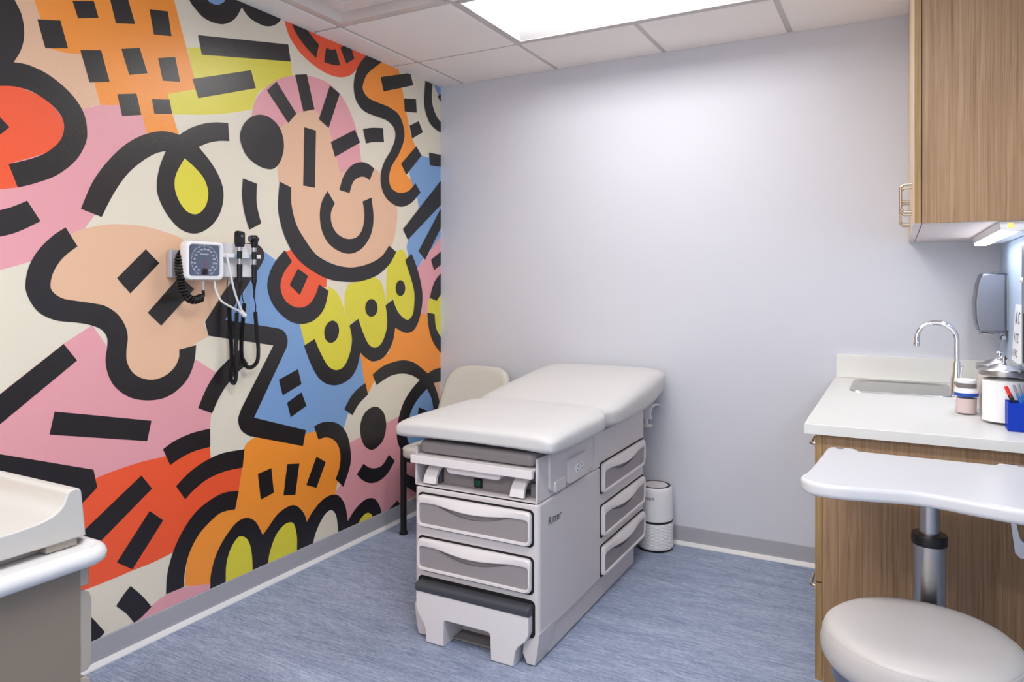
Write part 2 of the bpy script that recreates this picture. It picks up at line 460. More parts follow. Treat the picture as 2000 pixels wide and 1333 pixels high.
SHAPES = [
 # colour fields
 ('peach', 'A ! 40,-40 190,-40 460,200 500,430 530,552 480,554 430,600 60,330'),
 ('pink', 'A -400,500* 440,568* 525,546* 635,546* 750,600* 770,690* 600,800 500,1050 520,1120* 492,1122* 440,1190* 300,1333 165,1362 0,1407 -400,1500*'),
 ('orange', 'A 160,-60* 178,0* 215,110* 268,256* 330,274 420,283* 490,430* 522,548* 640,548* 740,600* 765,700* 935,715* 895,590* 873,490* 1014,466* 1012,410* 890,-60*'),
 ('yellow', 'A 975,248* 1290,255 1513,321* 1522,400* 1360,470 1312,570* 1200,588 1090,597 900,597* 873,490* 1012,466* 1012,415*'),
 ('red', 'A -300,430* 0,447 100,455 250,530 345,665 300,770 60,850* 96,977* 0,987* -300,1000*'),
 ('peach', 'C 340,170* 400,138 440,125 540,105 640,102 760,115 880,150 960,187 1100,300 1180,430 1060,610* 1085,687* 1010,728* 970,800 880,900 780,950 640,900 600,600 300,550 200,400 260,260'),
 ('pink', 'C ! 330,725 480,628 600,800 690,950 840,980 985,850 1020,808 1125,875 1100,1085 1093,1150 1093,1270 860,1312 740,1340 600,1385 500,1425 300,1440 0,1320 -400,1300 -400,1290 0,985'),
 ('blue', 'D ! 240,230 310,245 365,287 420,350 500,600 495,625 520,730 700,930 808,768 842,960 830,980 750,1090 722,1170 700,1200 580,1185 525,1198 200,1150 300,900 390,690 90,612 105,598 200,450'),
 ('red', 'E 400,420* 500,270* 600,230 740,185 860,157 1000,120 1092,100* 1097,172* 1272,118* 1245,335* 1225,432* 1000,620* 895,660* 800,708 690,752 600,790 480,838 330,890*'),
 ('orange', 'F 204,472* 212,450 240,424 270,410* 400,430* 525,393* 577,380* 700,420 722,560 690,650 678,705* 743,852* 600,900* 300,960* 100,1000* 30,1190* -108,1187* -98,1080 -92,955 -30,830 60,740 150,795* 160,785* 175,690* 195,570*'),
 ('pink', 'E 1110,818* 960,838* 865,878 800,925 720,1000 630,1060* 1110,900*'),
 ('pink', 'F ! 752,442 1015,298 1120,270 1240,300 1240,640 1085,720 920,830 740,870 678,702 740,600'),
 ('orange', 'D ! 985,640 1060,660 1130,560 1160,575 1190,640 1240,700 1240,880 1165,885 1030,830 900,880 850,985 832,940 808,768 880,825 960,770'),
 ('cream', 'F 848,190* 900,140* 1000,80 1125,110* 1040,250* 1015,300* 752,442* 720,375* 745,290* 768,297*'),
 ('peach', 'F ! 1180,125 1240,110 1240,260 1200,270'),
 ('yellow', 'D 493,622* 560,600 600,560 625,500 640,425* 680,450 710,500 728,560* 762,600* 765,700 740,830 683,862 620,830 570,720* 520,732*'),
 ('yellow', 'D 728,555* 728,470 747,413* 800,400* 885,378* 920,410 943,505* 985,500* 965,650 930,720 885,747 840,720 800,610* 770,610*'),
 ('yellow', 'D 945,505* 945,400 957,300 1000,243 1045,255 1092,430 1095,520 1080,580 1050,603 1010,570 975,495*'),
 ('red', 'D 418,247* 462,226* 540,310* 636,378* 632,430* 590,440 570,510 490,542 420,500 385,420 420,330'),
 ('pink', 'B 242,607* 262,525 308,465 380,415 470,393 560,400 650,440 730,530 790,680 815,845* 705,905* 680,820 643,680 600,610 560,580 470,600 395,668*'),
 ('peach', 'B 380,700* 400,660* 470,598 560,572 640,640* 680,800* 705,908* 800,850 900,890 978,1000 1001,1100 990,1220 950,1320 850,1390 750,1395 600,1340 480,1200 430,1000 384,950* 375,860'),
 ('red', 'B 405,70* 413,105* 440,190 500,280 580,350 650,390 710,403 760,390 800,350* 850,290* 850,200* 600,40*'),
 ('orange', 'B 900,330* 960,250* 1003,330* 1035,510* 1070,700* 1095,760* 1127,812* 1048,912* 1097,957* 1070,1005 1010,1012 960,980 955,900 1000,800 1030,720 1030,650 950,560 830,500 815,430 850,370'),
 ('blue', 'B ! 1127,810 1165,822 1240,838 1240,1330 1170,1300 1105,1400 1060,1340 1050,1290 1060,1230 1115,1100 1105,1020 1080,960 1060,890'),
 ('pink', 'D ! 1245,140 1145,283 1106,330 1132,470 1128,563 1150,572 1245,572'),
 ('yellow', 'D ! 1160,500 1245,440 1245,740 1190,700 1157,600'),
 ('blue', 'B ! 1187,435 1245,440 1245,540 1215,492'),
 # black marks
 ('black', 'A -400,-80* 40,-80* 75,0 112,80 125,180 108,260 70,325* 150,340 260,395 370,490 435,590 453,690 440,760 390,840 300,910 200,950 92,978* 43,855* 150,830 240,795 310,735 333,665 315,600 260,540 170,480 80,452 0,448* -400,440*'),
 ('black', 'A ! -40,655 0,612 48,663 0,702'),
 ('black', 'A -300,1165* 0,1095 70,1075 140,1046* 210,1153* 100,1205 0,1233 -300,1290*'),
 ('black', 'A ! 193,101 313,107 353,252 235,252'), ('black', 'A ! 376,5 487,5 512,93 405,96'), ('black', 'A ! 560,-50 652,-50 703,126 603,122'),
 ('black', 'A ! 777,48 873,60 892,189 800,180'), ('black', 'A ! 417,261 525,262 570,427 465,430'), ('black', 'A ! 631,255 726,250 767,382 672,391'),
 ('black', 'A ! 822,303 911,297 937,427 847,421'), ('black', 'A ! 610,491 709,488 735,599 635,605'), ('black', 'A ! 790,517 882,519 895,593 803,593'),
 ('black', 'A ! 1030,183 1500,232 1513,321 1050,285'), ('black', 'A ! 1001,412 1306,366 1331,460 1032,512'),
 ('black', 'A 420,1088* 480,950 560,840 650,755 740,705 830,684 890,690 933,703* 990,668 1060,645 1120,638 1187,641* 1193,736* 1140,735 1085,745 1033,766* 1100,850 1148,940 1163,1020 1145,1110 1095,1180 1020,1217 940,1195 870,1120 825,1030 815,960 830,870 862,788* 810,800 740,840 660,910 590,1010 528,1131*'),
 ('yellow', 'A 960,825* 1010,870 1060,930 1083,1000 1075,1060 1050,1100 1015,1117 970,1100 930,1045 909,980 915,910'),
 ('black', 'A 960,-80* 985,0 1015,45 1070,100 1155,127 1220,100 1258,38* 1295,90 1355,128 1400,138 1440,125 1470,92* 1480,20* 1200,-80*'),
 ('blue', 'A 1065,-40* 1080,0 1100,17 1130,25 1158,15 1172,0 1185,-40*'),
 ('black', 'C 340,118* 270,165 200,235 150,320 131,410 140,470 180,540 230,580 300,605 400,615 470,628 525,650 555,690 557,740 548,810 560,880 590,940 640,985 700,1012 780,1020 860,1005 930,960 980,900 1010,820 1020,732* 932,755* 930,800 905,850 860,890 800,912 740,905 690,875 660,820 657,760 664,690 650,630 610,570 550,530 490,515 400,502 330,490 285,465 262,430 270,370 300,310 345,260 402,217*'),
 ('black', 'C ! -400,1300 0,987 330,726 400,812 0,1143 -400,1470'),
 ('black', 'C ! 283,1078 787,1126 765,1232 256,1198'),
 ('black', 'C ! 758,232 828,305 677,463 608,383'), ('black', 'C ! 768,563 935,372 1010,440 838,631'),
 ('black', 'C 1030,1060* 1070,965 1120,880 1180,815 1245,758* 1290,828* 1230,880 1180,940 1140,1005 1103,1087*'),
 ('black', 'D 150,205* 240,200 285,215 308,255 297,305 240,390 170,500 105,600* 370,643* 405,655 427,690 428,730 415,765* 255,1110* 525,1175* 510,1258* 230,1205* 188,1175 172,1120 188,1065* 356,733* 18,683* 0,610* 100,450* 190,340*'),
 ('black', 'D ! 384,912 484,857 502,935 404,994'), ('black', 'D ! 427,1032 502,978 528,1048 446,1108'),
 ('black', 'E ! -400,80 0,146 485,226 505,318 400,430 -400,330'),
 ('black', 'E ! 735,256 790,325 500,622 420,558'), ('black', 'E ! 778,441 848,490 688,745 607,709'),
 ('black', 'E 847,120* 910,75 1000,35 1093,12* 1093,107* 1010,130 940,165 885,202*'),
 ('black', 'E 915,312* 985,240 1070,180 1160,140 1272,120* 1262,215* 1170,235 1080,275 1010,330 963,381*'),
 ('black', 'E 1242,336* 1170,345 1100,380 1020,445 950,545 900,655 870,770 863,875* 955,837* 962,750 985,660 1030,570 1090,500 1150,450 1223,432*'),
 ('black', 'E 678,832* 740,885 787,940* 740,990 697,1024* 655,975 603,937* 640,880'), ('black', 'E ! 430,950 497,1018 545,1073 470,1150'),
 ('black', 'F 20,1290* 27,1200 30,1130 55,1030 100,940 160,860 215,832 260,850 285,890 300,922* 330,880 380,810 440,770 480,772 515,810 530,855* 560,800 610,740 660,712 700,720 730,770 743,850* 780,790 830,740 875,730 905,760 922,812* 930,900* 600,1300*'),
 ('yellow', 'F 105,1260* 107,1165 110,1080 130,1000 165,940 190,928 220,945 240,1000 247,1100 245,1260*'),
 ('yellow', 'F 325,1160* 328,1065 340,1000 370,920 410,870 445,855 465,870 478,930 478,1010 478,1160*'),
 ('cream', 'F 550,1060* 560,975 580,900 620,820 655,792 680,815 690,870 692,910 690,1060*'),
 ('yellow', 'F 785,930* 800,860 815,830 840,808 860,810 873,830 890,930*'),
 ('black', 'F ! 960,785 1002,741 1022,770 1000,830'),
 ('black', 'F ! 275,603 345,573 358,700 290,737'), ('black', 'F ! 428,552 491,549 470,711 408,715'), ('black', 'F ! 580,513 628,541 580,675 527,660'),
 ('black', 'F 568,355* 610,335 660,332 705,350 740,400 757,480 755,560 720,670* 680,630* 700,570 705,510 695,460 670,425 630,412 590,423*'),
 ('black', 'F 725,265* 760,200 800,155 835,130* 848,190* 800,240 768,297*'),
 ('black', 'F 890,252 930,285 943,350 930,420 900,460 865,477 830,455 810,400 812,330 840,275'),
 ('black', 'F 790,605* 825,550* 855,570 890,573 925,555 957,503* 988,535* 950,600 905,640 860,650 820,635'),
 ('black', 'F 872,85* 930,40 1000,15 1050,12 1100,30 1160,80* 1195,58 1245,46* 1245,115* 1190,130* 1212,190 1225,270 1215,380 1180,480 1090,520 1030,490 1000,420 1005,330 1030,240 1070,170 1118,113* 1075,88 1020,80 960,95 893,140*'),
 ('blue', 'F 1155,160* 1100,225 1065,300 1050,400 1075,460 1130,450 1180,380 1190,290 1180,215'),
 ('black', 'F ! 1113,256 1160,275 1107,292'), ('black', 'F ! 1040,600 1245,690 1245,790 1040,665'),
 ('black', 'D 515,735* 570,700* 600,770 640,840 683,862 725,840 755,770 765,700 752,630* 798,595* 820,660 850,725 885,745 920,720 945,650 948,590 940,525* 978,495* 1005,560 1050,600 1080,575 1090,510 1085,430 1042,290* 1075,255* 1110,350 1132,470 1120,580 1090,650 1050,668 1015,655 990,640* 975,720 935,790 880,817 840,800 808,770* 790,850 750,910 680,941 610,920 560,850'),
 ('black', ell('D', 659, 662, 38, 58, 8)), ('black', ell('D', 866, 538, 32, 46)), ('black', ell('D', 1017, 435, 25, 41)),
 ('black', 'D 415,237* 452,297* 410,355 392,420 405,480 440,520 490,537 540,520 575,470 594,415* 643,450* 620,540 570,600 500,622 430,600 360,530 325,440 335,360 370,290'),
 ('black', 'D ! 483,333 536,372 493,470 441,418'),
 ('black', 'B 280,598 340,615 390,670 410,750 400,820 375,865 340,882 280,865 215,810 183,730 190,670 225,620'),
 ('black', 'B ! 517,663 577,681 572,979 511,967'),
 ('black', 'B ! 372,426 475,593 433,641 322,471'), ('black', 'B ! 469,390 529,387 569,570 512,581'), ('black', 'B ! 650,446 701,489 643,667 593,621'), ('black', 'B ! 655,741 780,676 807,743 677,818'),
 ('black', 'B 700,990* 720,920 760,865 810,845 850,855 880,879* 857,940* 830,922 800,925 770,950 752,1006*'),
 ('black', 'B 637,996* 605,1060 598,1140 615,1220 660,1285 740,1322 810,1300 860,1230 877,1140 866,1030* 821,1050* 830,1120 820,1190 790,1235 740,1245 690,1220 660,1170 655,1110 675,1060*'),
 ('black', 'B 388,947* 448,977* 450,1070 475,1170 520,1250 D 575,257 640,299 710,322 780,326 860,305 920,268 958,213* 995,247* 960,310 900,365 820,397 740,402 650,390 560,345 480,280 420,180 385,60 380,-20'),
 ('black', 'B 197,930* 270,958* 267,1040 275,1100 292,1164* 230,1197* 205,1110 192,1020'),
 ('black', 'B 440,80* 455,128 475,175 520,240 578,303* 592,233* 560,195 530,155* 500,80*'),
 ('black', 'B 630,250* 655,259 680,257* 704,342* 665,338 620,324*'), ('black', 'B ! 705,250 735,230 760,250 777,307 735,332'),
 ('black', 'B 845,285* 800,340 778,410 775,470 790,530 830,580 900,610 950,630 985,670 990,720 970,780 935,840 915,910 920,980 950,1040 1010,1077 1070,1060 1122,1003* 1095,955* 1060,995 1010,1005 970,980 958,930 970,870 1010,800 1035,730 1035,670 1010,600 960,560 900,535 850,510 822,470 825,430 850,380 925,320* 930,250*'),
 ('black', 'B ! 914,402 1068,381 1084,445 930,477'), ('black', 'B ! 1036,513 1098,517 1102,587 1040,581'), ('black', 'B ! 1065,655 1112,632 1134,690 1078,722'), ('black', 'B ! 1100,762 1127,811 1048,911 1021,853'),
 ('black', 'B 823,673* 870,666 926,668* 931,741* 880,740 838,748*'), ('black', 'B ! 1166,796 1245,810 1245,872 1170,861'),
 ('black', 'B 1150,390* 1143,480 1142,550 1160,620 1190,665 1245,702* 1245,650* 1210,615 1185,550 1180,490 1187,420*'),
 ('black', 'B ! 1211,503 1245,475 1245,560'),
 ('black', 'B ! 1245,918 1030,1195 1056,1249 1245,1050'), ('black', 'D ! 1245,-15 1111,243 1146,287 1245,85'),
 ('black', 'D ! 1176,288 1245,230 1245,298 1193,342'),
 ('black', 'D 1170,485* 1195,400 1245,340* 1245,440* 1205,502*'), ('black', 'D 1157,562* 1165,640 1190,720 1245,795* 1245,715* 1205,650 1195,570*'),
]
mur_mats = []
for k, rgb in MUR.items():
    mm = textured(mat('mural_' + k, rgb, 0.34, spec=0.8), 150, 0.3, 0.0014, 3)
    mur_mats.append(mm)
keys = list(MUR)
mb = MB(); mb.mi = 0
BB = 0.0965
mb.box(0.0004, 0.0008, -4.2, -0.0002, BB, H - 0.001)
extra = [('black', [(-3.3, 1.75), (-2.85, 2.1), (-2.75, 1.95), (-3.2, 1.6)]), ('orange', [(-4.1, 0.6), (-3.2, 0.7), (-3.1, 1.2), (-4.1, 1.3)]), ('blue', [(-4.2, 2.0), (-3.5, 1.7), (-3.3, 2.3), (-3.6, 2.6), (-4.2, 2.6)]), ('black', [(-3.9, 0.8), (-3.5, 0.85), (-3.5, 1.0), (-3.9, 0.95)])]
x = 0.0009
def flat(name, P):
    global x
    P = clip([Vector((p[0], p[1])) for p in P], -4.2, -0.0003, BB, H - 0.001)
    Q = []
    for p in P:
        if not Q or (p - Q[-1]).length > 1e-5: Q.append(p)
    if len(Q) > 2 and (Q[0] - Q[-1]).length < 1e-5: Q.pop()
    if len(Q) < 3: return
    A = sum(Q[i - 1][0] * Q[i][1] - Q[i][0] * Q[i - 1][1] for i in range(len(Q)))
    if A < 0: Q.reverse()
    mb.mi = keys.index(name)
    mb.poly([(x, p[0], p[1]) for p in Q]); x += 0.00002
for nme, P in extra: flat(nme, P)
for nme, s in SHAPES: flat(nme, outline(parse(s)))
o = mb.build('mural', mur_mats, smooth=0)
tag(o, 'colourful abstract wall mural of bold black lines over orange, pink, yellow and blue shapes', 'mural')

# ------------------------------------------------------------------ ceiling lights and air diffuser
def troffer(cells, label, strength):
    a, b_, r = cells
    x0, x1, y0, y1 = GX[a], GX[b_], GY[r + 1], GY[r]
    t = thing('ceiling_light', label, 'ceiling light', ((x0 + x1) / 2, (y0 + y1) / 2, H))
    g = 0.014
    o0 = [(x0 + g, y0 + g), (x1 - g, y0 + g), (x1 - g, y1 - g), (x0 + g, y1 - g)]
    fr = 0.016
    o1 = [(x0 + g + fr, y0 + g + fr), (x1 - g - fr, y0 + g + fr), (x1 - g - fr, y1 - g - fr), (x0 + g + fr, y1 - g - fr)]
    MB().rings([[(p[0], p[1], H + 0.003) for p in o0], [(p[0], p[1], H + 0.003) for p in o1], [(p[0], p[1], H + 0.02) for p in o1], [(p[0], p[1], H + 0.02) for p in o0]], closed=True).build('frame', M['tbar'], t, smooth=0)
    ix, iy = 0.075, 0.17
    i2 = [(x0 + ix, y0 + iy), (x1 - ix, y0 + iy), (x1 - ix, y1 - iy), (x0 + ix, y1 - iy)]
    MB().rings([[(p[0], p[1], H + 0.006) for p in o1], [(p[0], p[1], H + 0.085) for p in i2], [(p[0], p[1], H + 0.1) for p in i2], [(p[0], p[1], H + 0.02) for p in o0]], closed=True).build('reflector', M['white_reflector'], t, smooth=0)
    mb = MB(); n = 12; rs = []
    for k in range(n + 1):
        a_ = PI * k / n
        yy = (y0 + y1) / 2 - (0.5 * (y1 - y0) - iy - 0.002) * math.cos(a_); zz = H + 0.086 - 0.035 * math.sin(a_)
        rs.append((yy, zz))
    for k in range(n):
        mb.poly([(x0 + ix, rs[k][0], rs[k][1]), (x0 + ix, rs[k + 1][0], rs[k + 1][1]), (x1 - ix, rs[k + 1][0], rs[k + 1][1]), (x1 - ix, rs[k][0], rs[k][1])])
    mb.poly([(x0 + ix, p[0], p[1]) for p in rs]); mb.poly([(x1 - ix, p[0], p[1]) for p in reversed(rs)])
    bmesh.ops.recalc_face_normals(mb.bm, faces=mb.bm.faces[:])
    lm = mat('lit_diffuser', (255, 252, 248), 0.5, emit=(255, 252, 250), estr=strength)
    plabel(mb.build('diffuser', lm, t, smooth=60), 'glowing white diffuser')
    return t
M['white_reflector'] = mat('white_reflector', (236, 236, 236), 0.5)
E1, E2, E3 = 14.3, 28.5, 38.0
troffer(LIGHTS[0], 'recessed rectangular ceiling light glowing white in the tiled ceiling', E1)
troffer(LIGHTS[1], 'second recessed ceiling light over the front of the room', E2)
troffer(LIGHTS[2], 'unseen recessed ceiling light added at the rear of the room for fill', E3)  # added lamp, out of view, to brighten the room from behind

x0, x1, y0, y1 = GX[1], GX[2], GY[VENT[1] + 1], GY[VENT[1]]
t = thing('air_diffuser', 'square glossy white metal ceiling air vent above the mural', 'air vent', ((x0 + x1) / 2, (y0 + y1) / 2, H))
def sq(i, z): return [(x0 + i, y0 + i, z), (x1 - i, y0 + i, z), (x1 - i, y1 - i, z), (x0 + i, y1 - i, z)]
MB().rings([sq(0.016, H + 0.004), sq(0.016, H - 0.004), sq(0.05, H - 0.004), sq(0.12, H + 0.06), sq(0.12, H + 0.075), sq(0.016, H + 0.06)], closed=True).build('frame', M['gloss'], t, smooth=0)
MB().rings([sq(0.13, H + 0.05), sq(0.15, H - 0.006), sq(0.21, H + 0.0), sq(0.235, H + 0.055), sq(0.235, H + 0.065)], cap=False).build('louvre', M['gloss'], t, smooth=0)
MB().rings([sq(0.23, H + 0.05), sq(0.245, H + 0.0), sq(0.26, H - 0.004)]).build('plaque', M['gloss'], t, smooth=0)
MB().rings([sq(0.016, H + 0.09), sq(0.016, H + 0.092)]).build('plenum', M['gap'], t, smooth=0)

# ------------------------------------------------------------------ exam table
TX0, TX1, TYF, TYB = 0.833, 1.358, -1.41, -0.25
TC = 0.5 * (TX0 + TX1)
T = thing('exam_table', 'large white padded medical exam table with grey drawers in the middle of the room', 'exam table', (TC, -0.83, 0))
mb = MB(); mb.mi = 0
slab(mb, rrect(TX0, TX1, TYF, TYB, 0.018, 4), 'z', 0.098, 0.565, 0.010, 3)
mb.box(TX0 + 0.014, TX1 - 0.014, TYF + 0.10, TYB - 0.11, 0.004, 0.105, 0.004, 1)
mb.prism(rrect(TX0, TX1, -0.905, TYB, 0.012, 3), 'z', 0.566, 0.715, 0.004, 1)
mb.box(TX0, TX0 + 0.012, TYF + 0.002, -0.9, 0.568, 0.716, 0.003, 1)
mb.box(TX1 - 0.016, TX1 - 0.004, TYF + 0.002, -0.9, 0.568, 0.722, 0.003, 1)
mb.box(TX0 + 0.004, TX1 - 0.006, TYF + 0.002, -0.92, 0.5675, 0.5725, 0.001, 1)
mb.box(TX0 + 0.02, TX1 - 0.02, TYF + 0.12, TYB + 0.02, 0.575, 0.725)
mb.mi = 1
mb.box(TX0 + 0.006, TX1 - 0.018, TYF + 0.004, -0.95, 0.562, 0.568)
for (a, b_, c_, d) in ((0.852, 1.339, 0.414, 0.545), (0.852, 1.339, 0.250, 0.382), (0.852, 1.343, 0.10, 0.232)):  # near-black slabs paint in the shadow gaps round the drawers
    mb.prism(rrect(a, b_, c_, d, 0.018, 4), 'y', TYF - 0.0015, TYF + 0.01)
for (c_, d) in ((0.452, 0.585), (0.27, 0.408), (0.107, 0.24)):
    mb.prism(rrect(-0.836, -0.272, c_, d, 0.012, 4), 'x', TX1 - 0.01, TX1 + 0.0015)
body = mb.build('body', [M['body'], M['gap']], T)

def drawer(u0, u1, v0, v1, fn, name='drawer', lip=0.03):
    """front with a raised frame whose top edge sags into a pull"""
    r = 0.016; N = 56
    def per(pts, n):
        L = [0]; k = len(pts)
        for i in range(k): L.append(L[-1] + math.dist(pts[i], pts[(i + 1) % k]))
        out = []; j = 0
        for i in range(n):
            s = L[-1] * i / n
            while L[j + 1] < s: j += 1
            q = (s - L[j]) / (L[j + 1] - L[j]); a, b2 = pts[j % k], pts[(j + 1) % k]
            out.append((a[0] + (b2[0] - a[0]) * q, a[1] + (b2[1] - a[1]) * q))
        return out
    w = u1 - u0; h = v1 - v0
    inn = rrect(u0 + 0.009, u1 - 0.009, v0 + 0.012, v1 - lip * 0.93, 0.01, 6)
    def start(pts):
        k = max(range(len(pts)), key=lambda i: pts[i][0] + pts[i][1]); return pts[k:] + pts[:k]
    O = per(start(rrect(u0, u1, v0, v1, r, 6)), N * 2); I = per(start(inn), N * 2)
    I2 = []; D = []
    for (u, v) in I:
        s = (u - u0) / w; bul = 0.0
        if v > v0 + h * 0.5 and 0.15 < s < 0.85:
            k = math.sin(PI * (s - 0.15) / 0.70) ** 1.25
            v -= 0.011 * k; bul = 0.010 * k
        I2.append((u, v)); D.append(bul)
    mb = MB()
    rg = [[fn(p[0], p[1], 0.0) for p in O], [fn(p[0], p[1], 0.011) for p in O],
          [fn(p[0] + (q[0] - p[0]) * 0.25, p[1] + (q[1] - p[1]) * 0.25, 0.0165) for p, q in zip(O, I2)],
          [fn(p[0] + (q[0] - p[0]) * 0.85, p[1] + (q[1] - p[1]) * 0.85, 0.0165 + d * 0.9) for p, q, d in zip(O, I2, D)],
          [fn(q[0], q[1], 0.014 + d) for q, d in zip(I2, D)], [fn(q[0], q[1], 0.006 if d < 0.001 else 0.0075) for q, d in zip(I2, D)]]
    mb.rings(rg, cap=False, closed=True)
    dr = mb.build(name, M['bodylight'], T)
    mb = MB(); rr_ = rrect(u0 + 0.005, u1 - 0.005, v0 + 0.008, v1 - 0.01, 0.01, 5)
    mb.rings([[fn(p[0], p[1], 0.0) for p in rr_], [fn(p[0], p[1], 0.0012) for p in rr_]])
    vt = v1 - lip * 0.93 + 0.006; ua, ub = u0 + 0.17 * w, u0 + 0.83 * w
    sc = [(u1 - 0.006, v0 + 0.009), (u1 - 0.006, vt), (ub + 0.004, vt), (ub, vt - 0.007)]
    for k in range(1, 20):
        q = k / 20; sc.append((ub + (ua - ub) * q, vt - 0.007 - 0.034 * math.sin(PI * q) ** 0.9))
    sc += [(ua, vt - 0.007), (ua - 0.004, vt), (u0 + 0.006, vt), (u0 + 0.006, v0 + 0.009)]
    mb.rings([[fn(p[0], p[1], 0.001) for p in sc], [fn(p[0], p[1], 0.0095) for p in sc]])
    pn = mb.build('panel', M['inset'], dr, smooth=0)
    plabel(pn, 'darker grey inset panel')
    return dr
ff = lambda u, v, n: (u, TYF - 0.002 - n, v)
fs = lambda u, v, n: (TX1 + 0.002 + n, u, v)
drawer(0.857, 1.332, 0.420, 0.538, ff); drawer(0.857, 1.332, 0.257, 0.375, ff)
for v0, v1 in ((0.458, 0.579), (0.277, 0.402), (0.113, 0.234)): drawer(-0.83, -0.278, v0, v1, fs, lip=0.034)
# step
mb = MB()
SY = -1.443
pts = [(0.862, 0.19), (0.862, 0.125), (0.872, 0.10), (0.898, 0.065), (0.905, 0.045), (0.907, 0.002), (0.985, 0.002), (0.987, 0.09), (0.992, 0.098), (1.174, 0.098), (1.181, 0.09), (1.184, 0.002), (1.275, 0.002), (1.282, 0.055), (1.292, 0.072), (1.322, 0.10), (1.333, 0.125), (1.333, 0.19)]
mb.prism(pts, 'y', SY, -1.19, 0.006, 2)
st = mb.build('step', M['bodylight'], T)
mb = MB(); mb.prism(rrect(SY - 0.006, -1.19, 0.182, 0.219, 0.015, 5), 'x', 0.86, 1.337, 0.008, 3)
plabel(mb.build('tread', M['tread'], st), 'charcoal rubber tread')
mb = MB(); mb.box(0.97, 1.20, -1.38, -1.06, 0.004, 0.012, 0.002, 1); mb.box(0.97, 1.20, -1.30, -1.06, 0.012, 0.03, 0.004, 1); mb.lathe([(0.009, 0.03), (0.006, 0.06), (0.004, 0.065)], (1.05, -1.2, 0), 12)
mb.build('step_rail', M['interior'], T)
# front feet of the side panels
for sgn, nm in ((1, 'foot'), (-1, 'foot')):
    xe = TX1 + 0.0012 if sgn > 0 else TX0 - 0.0012
    P = [(xe, 0.119), (xe, 0.112), (xe - sgn * 0.008, 0.05), (xe - sgn * 0.018, 0.006), (xe - sgn * 0.05, 0.006), (xe - sgn * 0.066, 0.04), (xe - sgn * 0.064, 0.075), (xe - sgn * 0.03, 0.105), (xe - sgn * 0.022, 0.119)]
    mb = MB(); mb.prism(P, 'y', TYF + 0.001, TYF + 0.13, 0.005, 2); mb.build(nm, M['body'], T)
# side skirt line, upper side cover and outlet
mb = MB(); mb.prism(rrect(-1.33, -0.93, 0.59, 0.728, 0.02, 4), 'x', TX1 - 0.008, TX1 + 0.006, 0.004, 2)
sc = mb.build('side_cover', M['body'], T)
mb = MB(); mb.prism(rrect(-1.195, -1.02, 0.585, 0.678, 0.016, 4), 'x', TX1 + 0.002, TX1 + 0.02, 0.006, 2)
ob = mb.build('outlet_cover', M['body'], T)
mb = MB()
for yy in (-1.125, -1.082):
    mb.mi = 0; mb.lathe([(0.017, TX1 + 0.018), (0.017, TX1 + 0.022), (0.015, TX1 + 0.0225)], (0, yy, 0.632), 20, 'x')
    mb.mi = 1
    for dy in (-0.006, 0.006): mb.box(TX1 + 0.022, TX1 + 0.0232, yy + dy - 0.0012, yy + dy + 0.0012, 0.634, 0.643)
    mb.lathe([(0.003, TX1 + 0.022), (0.003, TX1 + 0.0232)], (0, yy, 0.624), 10, 'x')
plabel(mb.build('socket', [M['white'], M['gap']], ob), 'white double power socket')
mb = MB(); mb.prism(rrect(-1.30, -1.205, 0.578, 0.62, 0.012, 3), 'x', TX1 - 0.002, TX1 + 0.012, 0.004, 2)
mb.build('latch_cover', M['body'], T)
text('lettering', 'Ritter', 0.043, lambda u, v: (TX1 + 0.0012, -1.338 + u * 1.12, 0.472 + v), M['logo'], T)
# pull-out leg rest, front rail, compartment
mb = MB(); mb.prism(rrect(TX0 + 0.014, TX1 - 0.018, TYF + 0.002, -0.98, 0.03, 6), 'z', 0.690, 0.738, 0.018, 4)
plabel(mb.build('leg_rest', M['padgrey'], T), 'grey pull-out leg rest pad')
mb = MB(); mb.box(TX0 - 0.004, TX1 - 0.018, TYF - 0.022, TYF - 0.002, 0.655, 0.686, 0.003, 2); mb.box(TX0 + 0.013, TX1 - 0.018, TYF - 0.004, TYF + 0.3, 0.676, 0.686, 0.002, 1)
mb.build('rail', M['bodylight'], T)
mb = MB(); mb.prism([(p[0], p[1]) for p in rrect(0.975, 1.205, 0.628, 0.67, 0.018, 5)], 'y', TYF + 0.002, TYF + 0.06, 0.004, 2)
mb.build('pull_tab', M['bodylight'], T)
mb = MB(); mb.box(0.935, 1.245, TYF + 0.045, TYF + 0.13, 0.5725, 0.640, 0.004, 2); mb.box(0.862, 0.92, TYF + 0.05, TYF + 0.13, 0.5725, 0.622, 0.004, 2); mb.box(1.30, 1.335, TYF + 0.05, TYF + 0.13, 0.5725, 0.622, 0.004, 2)
mb.build('compartment_panel', M['interior'], T)
mb = MB(); mb.box(1.072, 1.106, TYF + 0.038, TYF + 0.05, 0.579, 0.613, 0.003, 1)
sw = mb.build('switch', M['gap'], T)
mb = MB(); mb.box(1.077, 1.101, TYF + 0.034, TYF + 0.04, 0.584, 0.608, 0.003, 1)
plabel(mb.build('rocker', M['green'], sw), 'dark green rocker')
